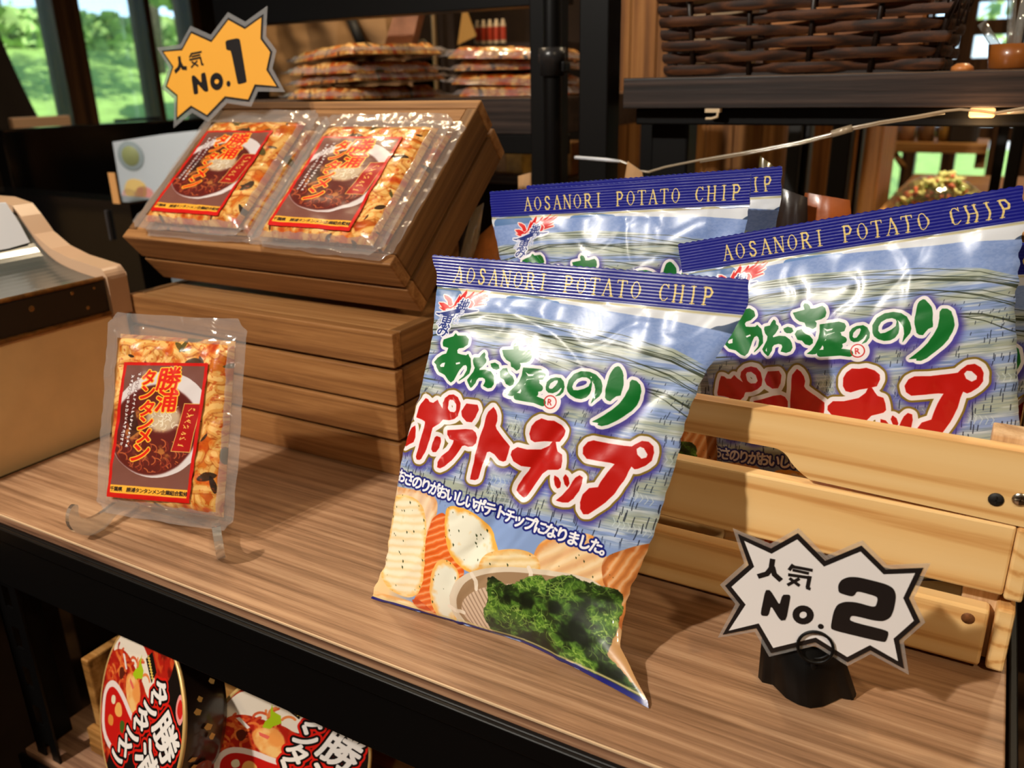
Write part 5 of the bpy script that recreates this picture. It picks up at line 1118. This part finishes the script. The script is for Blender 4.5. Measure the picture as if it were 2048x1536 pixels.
for k in range(4): flat_pack(-.835-.01*(k % 2), 1.245-.004*k, base+.0205*k, .20+.06*(k % 3), .03*(k % 2), 20+k, lab2[k]).scale = (1.45, 1.1, 1.7)
# behind the middle rack
M_kraft = solid('kraft_paper', srgb(176, 136, 94), .7, 0, 0, .3, .5, 20, .1)
yK = 1.62
def brown_sack():
    t = thing('brown_sack', 'large creased brown sack with a dark strap behind the piled packs', 'sack', (-1.3, yK+.1, zt+.002)); a, b = py((540, 26), yK), py((760, 170), yK)
    m = MB(); f = lambda u, v: (a[0]-.05+(b[0]-a[0]+.05)*u+.05*(1-v)*u, yK+.02-.03*math.sin(u*3.1)+.008*math.sin(u*22+v*5)+.006*_mn.noise(Vector((u*6, v*6, 1))), zt+.002+v*(a[2]-zt-.002))
    m.grid(f, 40, 24); m.grid(lambda u, v: tuple(np.array(f(u, v))+np.array([0, .05, 0])), 10, 8, flip=True); m.build('body', M_kraft, t)
    m = MB(); s0 = py((690, 36), yK-.04); s1 = py((718, 90), yK-.04); m.tube([(s0[0], yK-.02, s0[2]), (s1[0], yK-.03, s1[2])], [.012, .012], 8); m.build('strap', M_blackm, t)
brown_sack()
def plastic_tag(px0, px1, px2, px3, y, name, label, cat, mat, d=.003):
    P = [py(p, y) for p in (px0, px1, px2, px3)]; return tag(MB().prism([(q[0], q[2]) for q in P], lambda a, b, c: (a, y+c, b), 0, d).build(name, mat), label, cat)
yT = 1.40
plastic_tag((768, 92), (822, 92), (840, 18), (792, 16), yT, 'pouch', 'cream and pink printed pouch standing behind the piled packs', 'pouch', solid('pink_print', srgb(168, 120, 92), .4, 0, .4, .5, .2, 30, .25), .02)
plastic_tag((703, 104), (790, 104), (790, 90), (706, 90), yT-.005, 'price_card_holder', 'small pale card holder behind the piled packs', 'card holder', solid('pale_card', srgb(160, 132, 100), .5))
plastic_tag((830, 100), (868, 100), (846, 78), (838, 80), yT-.01, 'price_card_holder', 'small grey pointed card beside the pink pouch', 'card', solid('grey_card', srgb(120, 120, 104), .5))
yP = 1.72
p0, p1_ = py((868, 60), yP)[0], py((874, 60), yP)[0]; MB_ = MB().tube([(p0, yP, -ZB), (p0, yP, ZC-.2)], .006, 8); tag(MB_.build('thin_pole', solid('brass_pole', srgb(150, 120, 80), .4, .6)), 'thin brass pole behind the brown sack', 'pole')
tag(MB().box(py((878, 60), yP+.05)[0], py((908, 60), yP+.05)[0], yP+.05, yP+.1, -ZB, ZC-.2).build('timber_post', M_walld), 'dark timber post behind the rack', 'post')
plastic_tag((915, 90), (952, 72), (930, 12), (926, 12), yP, 'paper_flag', 'yellow folded paper flag hanging behind the rack', 'flag', solid('flag_paper', srgb(190, 140, 66), .7))
M_redl = solid('red_label', srgb(204, 70, 40), .45); M_cap = solid('white_cap', srgb(222, 196, 160), .4)
yR = 1.95; zR = py((980, 90), yR)[2]
t = thing('back_shelf', 'dark back shelf carrying a row of red bottles', 'shelf', (-1.2, yR+.1, -ZB)); MB().box(-1.5, -.95, yR-.06, yR+.2, zR-.03, zR).build('board', M_darkwood, t); MB().box(-1.5, -1.46, yR-.05, yR+.19, -ZB, zR-.03).build('leg', M_blackm, t); MB().box(-.99, -.95, yR-.05, yR+.19, -ZB, zR-.03).build('leg', M_blackm, t); MB().box(-1.7, -.6, yR+.2, yR+.22, -ZB, ZC-.2).build('backboard', M_walld, t)
names = ['red bottle nearest the yellow flag', 'second red bottle from the yellow flag', 'middle red bottle of the row on the back shelf', 'fourth red bottle from the yellow flag', 'last red bottle of the row, by the bright bag']
for k, lab in enumerate(names):
    q = py((954+13.0*k, 60), yR); t = thing('sauce_bottle', lab, 'bottle', (q[0], yR, zR+.0005), 'red bottles on the back shelf')
    MB().lathe([(0, 0), (.0068, 0), (.007, .004), (.007, .010)], (q[0], yR, zR+.0005), None, 14).build('base', M_cap, t); MB().lathe([(.0071, .010), (.0072, .011), (.0072, .040), (.0071, .041)], (q[0], yR, zR+.0005), None, 14).build('label', M_redl, t)
    MB().lathe([(.007, .041), (.006, .048), (.0035, .052), (.0035, .058), (0, .058)], (q[0], yR, zR+.0005), None, 14).build('cap', M_cap, t)

# ------------------------------------------------------------------ goods glimpsed below the middle rack
def pouch(name, label, cat, P, y, dep, mat, seed, group=None, zb=.1175):
    """a soft filled pouch: four corners at one distance, puffed"""
    c = [py(p, y) for p in P]; c = [np.array(q) for q in c]
    for q in c[:2]: q[2] = zb
    def f(u, v, s):
        q = (c[0]*(1-u)+c[1]*u)*(1-v)+(c[3]*(1-u)+c[2]*u)*v; k = (math.sin(math.pi*u)*math.sin(math.pi*v))**.6
        q = q+np.array([0, -s*dep*k, 0])+np.array([1, 1, 1])*.003*_mn.noise(Vector((u*6, v*6, seed)))*k; return tuple(q)
    m = MB(); m.grid(lambda u, v: f(u, v, 1), 20, 20); m.grid(lambda u, v: f(u, v, -.6), 20, 20, flip=True); return tag(m.build(name, mat), label, cat, group)
M_cel = clear('clear_wrap', (.95, .9, .82), .25, (.8, .66, .46), .15, .06, .4, 40)
M_amber = solid('amber_snack', srgb(206, 128, 66), .4, 0, .6, .5, .5, 60, .25)
pouch('snack_pouch', 'clear pouch of orange crackers between the brown boxes and the blue bags', 'snack pouch', [(905, 600), (1015, 600), (1010, 425), (960, 470)], .79, .01, M_amber, 3)
pouch('snack_pouch', 'folded clear pouch poking up behind the tilted box corner', 'snack pouch', [(890, 610), (935, 590), (968, 405), (945, 420)], .82, .008, M_cel, 4)
pouch('paper_packet', 'torn kraft packet showing between the black posts', 'packet', [(1035, 440), (1068, 440), (1062, 345), (1036, 352)], .95, .01, M_kraft, 5)
pouch('paper_packet', 'crumpled kraft packet corner behind the blue bag seals', 'packet', [(1210, 400), (1330, 400), (1285, 345), (1255, 322)], .90, .01, M_kraft, 6)
yG = 1.74; zG = py((1000, 345), yG)[2]
t = thing('gift_table', 'low table with glittering packets glimpsed under the middle rack', 'table', (-1.2, yG+.1, -ZB)); MB().box(-1.115, -.75, yG-.04, yG+.02, zG-.02, zG).build('tabletop', M_darktop, t); MB().box(-1.10, -.77, yG-.03, yG+.015, -ZB, zG-.02).build('cabinet', M_walld, t)
for k, (x, cc, lab) in enumerate(((985, (214, 170, 84), 'yellow packet on the low table beside the tilted box'), (1010, (190, 146, 92), 'tan packet on the low table, middle of three'), (1040, (200, 158, 74), 'gold packet on the low table beside the black upright'), (1135, (176, 130, 80), 'tan packet glimpsed between the black posts'))):
    q = py((x, 340), yG); tag(MB().box(q[0]-.025, q[0]+.025, yG-.03, yG+.015, zG+.0005, zG+.075).build('gift_packet', solid('packet_print', srgb(*cc), .35, 0, .5, .5, .2, 40, .35), bevel=.004), lab, 'packet', 'packets on the low table')

# ------------------------------------------------------------------ right rear rack
yS = 1.03; z1 = py((1246, 158), yS)[2]; z0 = py((1246, 217), yS)[2]; xs0 = py((1246, 180), yS)[0]
t = thing('rear_rack', 'dark wood rack at the back with a woven basket on it', 'rack', (-.1, 1.3, -ZB))
MB().box(xs0, .45, yS, 1.50, z0, z1).build('shelf_board', M_darkwood, t, bevel=.001); MB().box(xs0, .45, yS+.0006, 1.50, z1, z1+.001).build('shelf_top', M_darktop, t)
bz = py((1400, 250), yS+.02)[2]; MB().box(xs0+.01, .45, yS+.02, yS+.05, bz, z0-.0005).build('beam', M_black, t, bevel=.002)
xq = py((1290, 300), yS+.03)[0]; MB().box(xq, xq+.05, yS+.05, yS+.09, -ZB, z0-.001).build('post', M_black, t, bevel=.003)
gx = py((1370, 300), yS+.1)[0]; MB().prism(chaikin([(xq, z0-.02), (gx+.02, z0-.02), (gx, bz-.012), (gx-.002, .245), (xq, .245)], 2), lambda a, b, c: (a, yS+.091+c, b), 0, .006).build('bracket', M_black, t)
MB().box(.40, .44, yS+.05, yS+.09, -ZB, z0-.001).build('post', M_black, t); xk = py((1284, 300), 1.47)[0]; MB().box(xk, xk+.04, 1.46, 1.50, -ZB, z0-.001).build('post', M_black, t); MB().box(.40, .44, 1.46, 1.50, -ZB, z0-.001).build('post', M_black, t)
# basket
M_bsk = wood('basket_cane', srgb(26, 12, 4), srgb(54, 27, 9), srgb(88, 48, 18), 'X', .6, 2.0, 6, .3); M_bskd = solid('basket_stake', srgb(30, 16, 8), .45); M_cane = solid('pale_cane', srgb(128, 96, 52), .5)
def basket():
    y0 = 1.075; a, b = py((1335, 145), y0)[0], py((1868, 140), y0)[0]; dep = .24; zb0 = z1+.002; hh = .11; fl = .012
    t = thing('woven_basket', 'dark woven cane basket standing on the rear rack', 'basket', ((a+b)/2, y0+dep/2, z1)); m = MB()
    def ringpt(s, z, off):
        k = (z-zb0)/hh*fl; x0, x1, ya, yb = a-k-off, b+k+off, y0-k-off, y0+dep+k+off; P = 2*((x1-x0)+(yb-ya)); d = s*P
        if d < x1-x0: return (x0+d, ya, z)
        d -= x1-x0
        if d < yb-ya: return (x1, ya+d, z)
        d -= yb-ya
        if d < x1-x0: return (x1-d, yb, z)
        d -= x1-x0; return (x0, yb-d, z)
    rows = 8
    for r in range(rows):
        za = zb0+hh*r/rows+.0012; zc = zb0+hh*(r+1)/rows-.0012; n = 260
        f = lambda u, v, r=r, za=za, zc=zc: ringpt(min(u, .99999), za+(zc-za)*v, .0058*math.sin(u*2*math.pi*8+math.pi*r)+.0016*math.sin(math.pi*v)+.002)
        m.grid(f, n, 3)
    m.build('weave', M_bsk, t); m = MB()
    for k in range(16): p = ringpt((k+.5)/16, zb0, 0); q = ringpt((k+.5)/16, zb0+hh, 0); MB().tube([p, q], .0034, 6).build('stake', M_bskd, t)
    m = MB(); m.grid(lambda u, v: ringpt(min(u, .99999), zb0+hh-.006+.016*v, .007+.004*math.sin(v*math.pi)), 200, 4); m.build('rim', M_bsk, t)
    MB().box(a, b, y0, y0+dep, zb0-.001, zb0+.002).build('bottom', M_bskd, t)
    for px in ((1500, 25), (1733, 12), (1905, 20)):
        q = py(px, y0-.018); MB().tube([(q[0], y0-.020, zb0+hh-.012), (q[0]+.001, y0-.0255, zb0+hh), (q[0], y0-.021, zb0+hh+.013)], .003, 8).build('binding', M_cane, t)
    m = MB(); rg = random.Random(3)
    for k in range(16):
        x = b+.008+rg.uniform(-.01, .02); m.tube([(x, y0-.015, zb0+.05+rg.uniform(-.01, .04)), (x+rg.uniform(.0, .02), y0-.02, zb0+.085+rg.uniform(0, .03))], .0012, 5)
    m.build('loose_cane', M_bskd, t)
    return (a, b, y0, dep, zb0, hh)
BK = basket()
for k, (u, w_, cc, lab) in enumerate(((.06, .07, (150, 120, 84), 'pale packet in the basket, closest to the black post'), (.36, .08, (176, 110, 50), 'orange-brown packet in the middle of the basket'), (.62, .10, (150, 90, 44), 'brown packet in the basket, closest to the window'))):
    x = BK[0]+(BK[1]-BK[0])*u; tag(MB().box(x, x+w_, BK[2]+.03, BK[2]+.09, BK[4]+.004, BK[4]+BK[5]+.045).build('basket_packet', solid('basket_packet_print', srgb(*cc), .45, 0, .3, .5, .2, 30, .25), bevel=.006), lab, 'packet', 'packets in the woven basket')
q = py((1975, 125), 1.12); M_pot = solid('amber_pot', srgb(150, 84, 30), .35, 0, .5)
t = thing('test_tube_pot', 'brown pot of clear tubes beside the woven basket', 'pot', (q[0]+.02, 1.12, z1+.001)); qx = q[0]+.022
MB().lathe([(0, 0), (.018, 0), (.021, .002), (.024, .026), (.0225, .026), (.0195, .004), (0, .004)], (qx, 1.12, z1+.0015), None, 28).build('pot', M_pot, t)
for dx, ex, L_ in ((-.008, -.034, .05), (.0, -.012, .10), (.006, .004, .075)): MB().tube([(qx+dx*.4, 1.12, z1+.008), (qx+ex, 1.115, z1+L_)], .0045, 12).build('tube', M_acr, t)
q = py((1925, 128), 1.08); tag(MB().lathe([(0, .008), (.006, .0075), (.011, .004), (.012, 0), (0, 0)], (q[0], 1.085, z1+.0012), None, 18).build('small_pebble', M_amber), 'small tan lump on the rear shelf beside the pot', 'ornament')
# cable, connector, hook, clip lamp
M_cab = clear('clear_cable', (.95, .88, .76), .55, (.78, .66, .50), .1, .15); yW = .93
P = [(1216, 322), (1240, 322), (1262, 330), (1280, 342), (1297, 344), (1330, 334), (1400, 320), (1500, 303), (1600, 284), (1670, 266)]
P2 = [(1700, 256), (1760, 244), (1830, 233), (1890, 222), (1920, 219), (1960, 222), (1990, 226), (2048, 216), (2090, 208)]
t = thing('cable', 'thin clear power cable sagging below the rear shelf', 'cable', tuple(py((1660, 266), yW)))
MB().tube([tuple(py(p, yW)) for p in P+P2], .0013, 8).build('wire', M_cab, t); MB().tube([tuple(py((x, y+4), yW+.001)) for x, y in P[6:]+P2[:4]], .0011, 8).build('wire', M_cab, t)
a, b = py((1664, 268), yW), py((1704, 256), yW); MB().tube([tuple(a), tuple(b)], .0048, 4).build('connector', M_cab, t)
a, b = py((1214, 320), yW), py((1240, 323), yW); MB().tube([tuple(a+np.array([-.05, .02, .0])), tuple(a), tuple(b)], [.0022, .0022, .0016], 8).build('sleeve', M_paper, t)
q = py((1422, 222), yS-.004); t = thing('hook', 'small white plastic hook stuck under the rear shelf edge', 'hook', tuple(q)); MB().box(q[0]-.009, q[0]+.009, yS+.001, yS+.010, z0-.005, z0-.0005).build('plate', M_cap, t); MB().tube([(q[0]+.006, yS+.004, z0-.004), (q[0]+.006, yS+.003, z0-.010), (q[0]-.001, yS+.003, z0-.012), (q[0]-.008, yS+.003, z0-.012)], .0016, 8).build('prong', M_cap, t)
q = py((1965, 220), yS+.01); M_lamp = solid('lamp_amber', srgb(255, 190, 110), .4); pb = M_lamp.node_tree.nodes['Principled BSDF']; pb.inputs['Emission Color'].default_value = (1, .55, .2, 1); pb.inputs['Emission Strength'].default_value = 1.6
t = thing('clip_light', 'small glowing amber light under the rear shelf', 'lamp', (q[0], yS+.012, z0-.004)); MB().box(q[0]-.012, q[0]+.012, yS+.004, yS+.018, z0-.0105, z0-.001).build('lens', M_lamp, t, bevel=.002); MB().tube([(q[0]+.012, yS+.01, z0-.006), (q[0]+.045, yS+.005, z0-.004)], .002, 8).build('lead', M_cab, t)
light('clip_light_glow', 'POINT', (q[0], yS-.02, z0-.03+ZB), .25, (1, .6, .28), shadow_soft_size=.01)

# ------------------------------------------------------------------ beyond the right rear rack
t = thing('plank_screen', 'upright brown plank screen behind the rear rack', 'screen', (-.62, 1.8, -ZB)); yQ = 1.78; xa, xb = py((1206, 300), yQ)[0], py((1580, 300), yQ)[0]; n = 7; w = (xb-xa)/n
for k in range(n): MB().box(xa+w*k+.001, xa+w*(k+1)-.001, yQ, yQ+.02, -ZB, ZC-.3).build('plank', M_plank, t, bevel=.0015)
def upright(px0, px1, y, name, label, mat=M_blackm, top=None):
    a, b = py((px0, 300), y)[0], py((px1, 300), y)[0]; tag(MB().box(a, b, y, y+.04, -ZB, ZC-.3 if top is None else top).build(name, mat, bevel=.003), label, 'post')
upright(1572, 1600, 1.70, 'black_upright', 'black upright next to the plank screen'); upright(1606, 1618, 1.72, 'black_upright', 'thin black upright second from the plank screen')
upright(1660, 1700, 1.62, 'black_upright', 'broad black upright beside the brown cabinet doors'); upright(1715, 1722, 1.66, 'black_upright', 'narrow black upright in front of the cabinet doors')
upright(1990, 2012, 1.75, 'black_upright', 'black upright beside the bag of greens'); upright(2018, 2046, 1.62, 'black_upright', 'outermost black upright at the picture edge by the window')
t = thing('brown_cabinet', 'brown wooden cabinet with upright boards behind the uprights', 'cabinet', (-.42, 2.3, -ZB)); yC_ = 2.2; xa, xb = py((1618, 300), yC_)[0], py((1765, 300), yC_)[0]
for k in range(3): MB().box(xa+(xb-xa)*k/3+.002, xa+(xb-xa)*(k+1)/3-.002, yC_, yC_+.3, -ZB, .36).build('door', M_plank, t, bevel=.004)
yV = 2.0; zV = .085
t = thing('produce_table', 'wooden table carrying the bag of cut greens', 'table', (-.1, 2.3, -ZB)); MB().box(-.22, .35, 1.85, 2.9, zV-.025, zV).build('tabletop', M_tray, t); MB().box(-.21, .33, 1.9, 2.85, -ZB, zV-.025).build('frame', M_walld, t)
M_veg = solid('cut_greens', srgb(206, 206, 130), .5, 0, .3, .5, .6, 30, .2); M_vg2 = solid('green_leaf_cut', srgb(128, 146, 60), .5, 0, .2, .5, .4, 30, .3); M_vr = solid('red_veg_cut', srgb(206, 104, 70), .5, 0, .2, .5, .4, 30, .25)
t = thing('salad_bag', 'clear bag of mixed cut vegetables lit on the table', 'salad bag', (-.05, yV+.1, zV)); rg = random.Random(12); ml, m2, m3 = MB(), MB(), MB()
for k in range(420):
    u, v = rg.gauss(0, .42), rg.uniform(0, 1); x = py((1880, 350), yV)[0]+u*.075; hgt = .075*max(0, 1-(u/1.1)**2)*(.55+.45*(1 if u > 0 else .6)); c = Vector((x, yV+rg.uniform(-.02, .08), zV+.016+hgt*v))
    a = Vector((rg.uniform(-1, 1), rg.uniform(-1, 1), rg.uniform(-.6, .6))).normalized(); L_ = rg.uniform(.006, .013); mm = rg.choice([ml, ml, ml, m2, m3]); mm.tube([c-a*L_, c+Vector((0, 0, .003)), c+a*L_], [.0025, .0055, .0025], 6)
ml.build('pale_leaves', M_veg, t); m2.build('green_leaves', M_vg2, t); m3.build('red_strips', M_vr, t)
m = MB(); xc_ = py((1880, 350), yV)[0]
m.grid(lambda u, v: (xc_+.098*math.cos(u*2*math.pi)*math.cos(v*1.5)*(1+.06*_mn.noise(Vector((u*9, v*5, 2)))), yV+.03+.075*math.sin(u*2*math.pi)*math.cos(v*1.5), zV+.001+.085*math.sin(v*1.5)**.9), 40, 14); m.build('wrap', clear('salad_wrap', (.97, .96, .92), .06, (.8, .75, .6), .08, .08, .4, 40), t)
light('produce_spot', 'SPOT', (xc_+.05, yV-.15, zV+.75+ZB), 30, (1, .8, .5), (xc_, yV+.02, zV+ZB), shadow_soft_size=.03, spot_size=math.radians(40), spot_blend=.6)
t = thing('goods_ledge', 'pale wooden ledge with boxes beyond the bag of greens', 'ledge', (-.1, 3.1, -ZB)); yL = 3.0; a, b = py((1768, 285), yL), py((1975, 292), yL)
MB().box(a[0], b[0], yL, yL+.25, a[2]-.03, a[2]).build('board', M_tray, t, bevel=.003); MB().tube([(a[0]+.03, yL+.02, a[2]-.03), (a[0]-.02, yL+.02, zV+.001)], .01, 8).build('leg', M_tray, t); MB().tube([(a[0]+.03, yL+.02, a[2]-.03), (a[0]+.07, yL+.02, zV+.001)], .01, 8).build('leg', M_tray, t); MB().box(b[0]-.03, b[0], yL+.1, yL+.14, zV+.001, a[2]-.03).build('leg', M_tray, t)
q = py((1928, 265), yL+.05); tag(MB().box(q[0]-.04, q[0]+.04, yL+.05, yL+.11, a[2]+.0005, a[2]+.075).build('dark_box', solid('dark_box', srgb(44, 38, 34), .5), bevel=.003), 'dark box with a pale lid on the far ledge', 'box')
q = py((1850, 270), yL+.05)
for k, (dx, r, cc, lab) in enumerate(((-.06, .03, (150, 110, 80), 'round jar at the near end of the far ledge'), (.0, .026, (120, 88, 60), 'brown jar in the middle of the far ledge'), (.055, .022, (170, 130, 60), 'gold topped jar beside the dark box'))): tag(MB().lathe([(0, 0), (r, 0), (r, .045), (r*.8, .055), (r*.8, .066), (0, .066)], (q[0]+dx, yL+.09, a[2]+.0005), None, 18).build('jar', solid('jar', srgb(*cc), .3, 0, .5)), lab, 'jar')
# dark pouches behind the crate
M_dp = solid('black_orange_pouch', srgb(40, 30, 26), .3, 0, .7, .5, .4, 26, .3); M_op = solid('orange_pouch', srgb(150, 76, 30), .3, 0, .7, .5, .4, 26, .45)
pouch('snack_pouch', 'black pouch leaning beside the hindmost blue bag', 'snack pouch', [(1530, 520), (1640, 480), (1615, 395), (1560, 375)], .86, .012, M_dp, 7)
pouch('snack_pouch', 'orange and black pouch lying flat behind the tilted blue bag', 'snack pouch', [(1580, 470), (1760, 440), (1700, 400), (1610, 385)], .88, .012, M_op, 8)
pouch('snack_pouch', 'olive pouch standing with its corner above the black pouch', 'snack pouch', [(1500, 470), (1590, 460), (1545, 330), (1520, 312)], .93, .012, solid('olive_pouch', srgb(96, 82, 46), .3, 0, .6, .5, .4, 26, .35), 9)
tag(MB().box(-.62, .35, .884, .99, .10, .117).build('back_ledge', M_darkwood), 'dark ledge behind the crate carrying loose pouches', 'ledge')
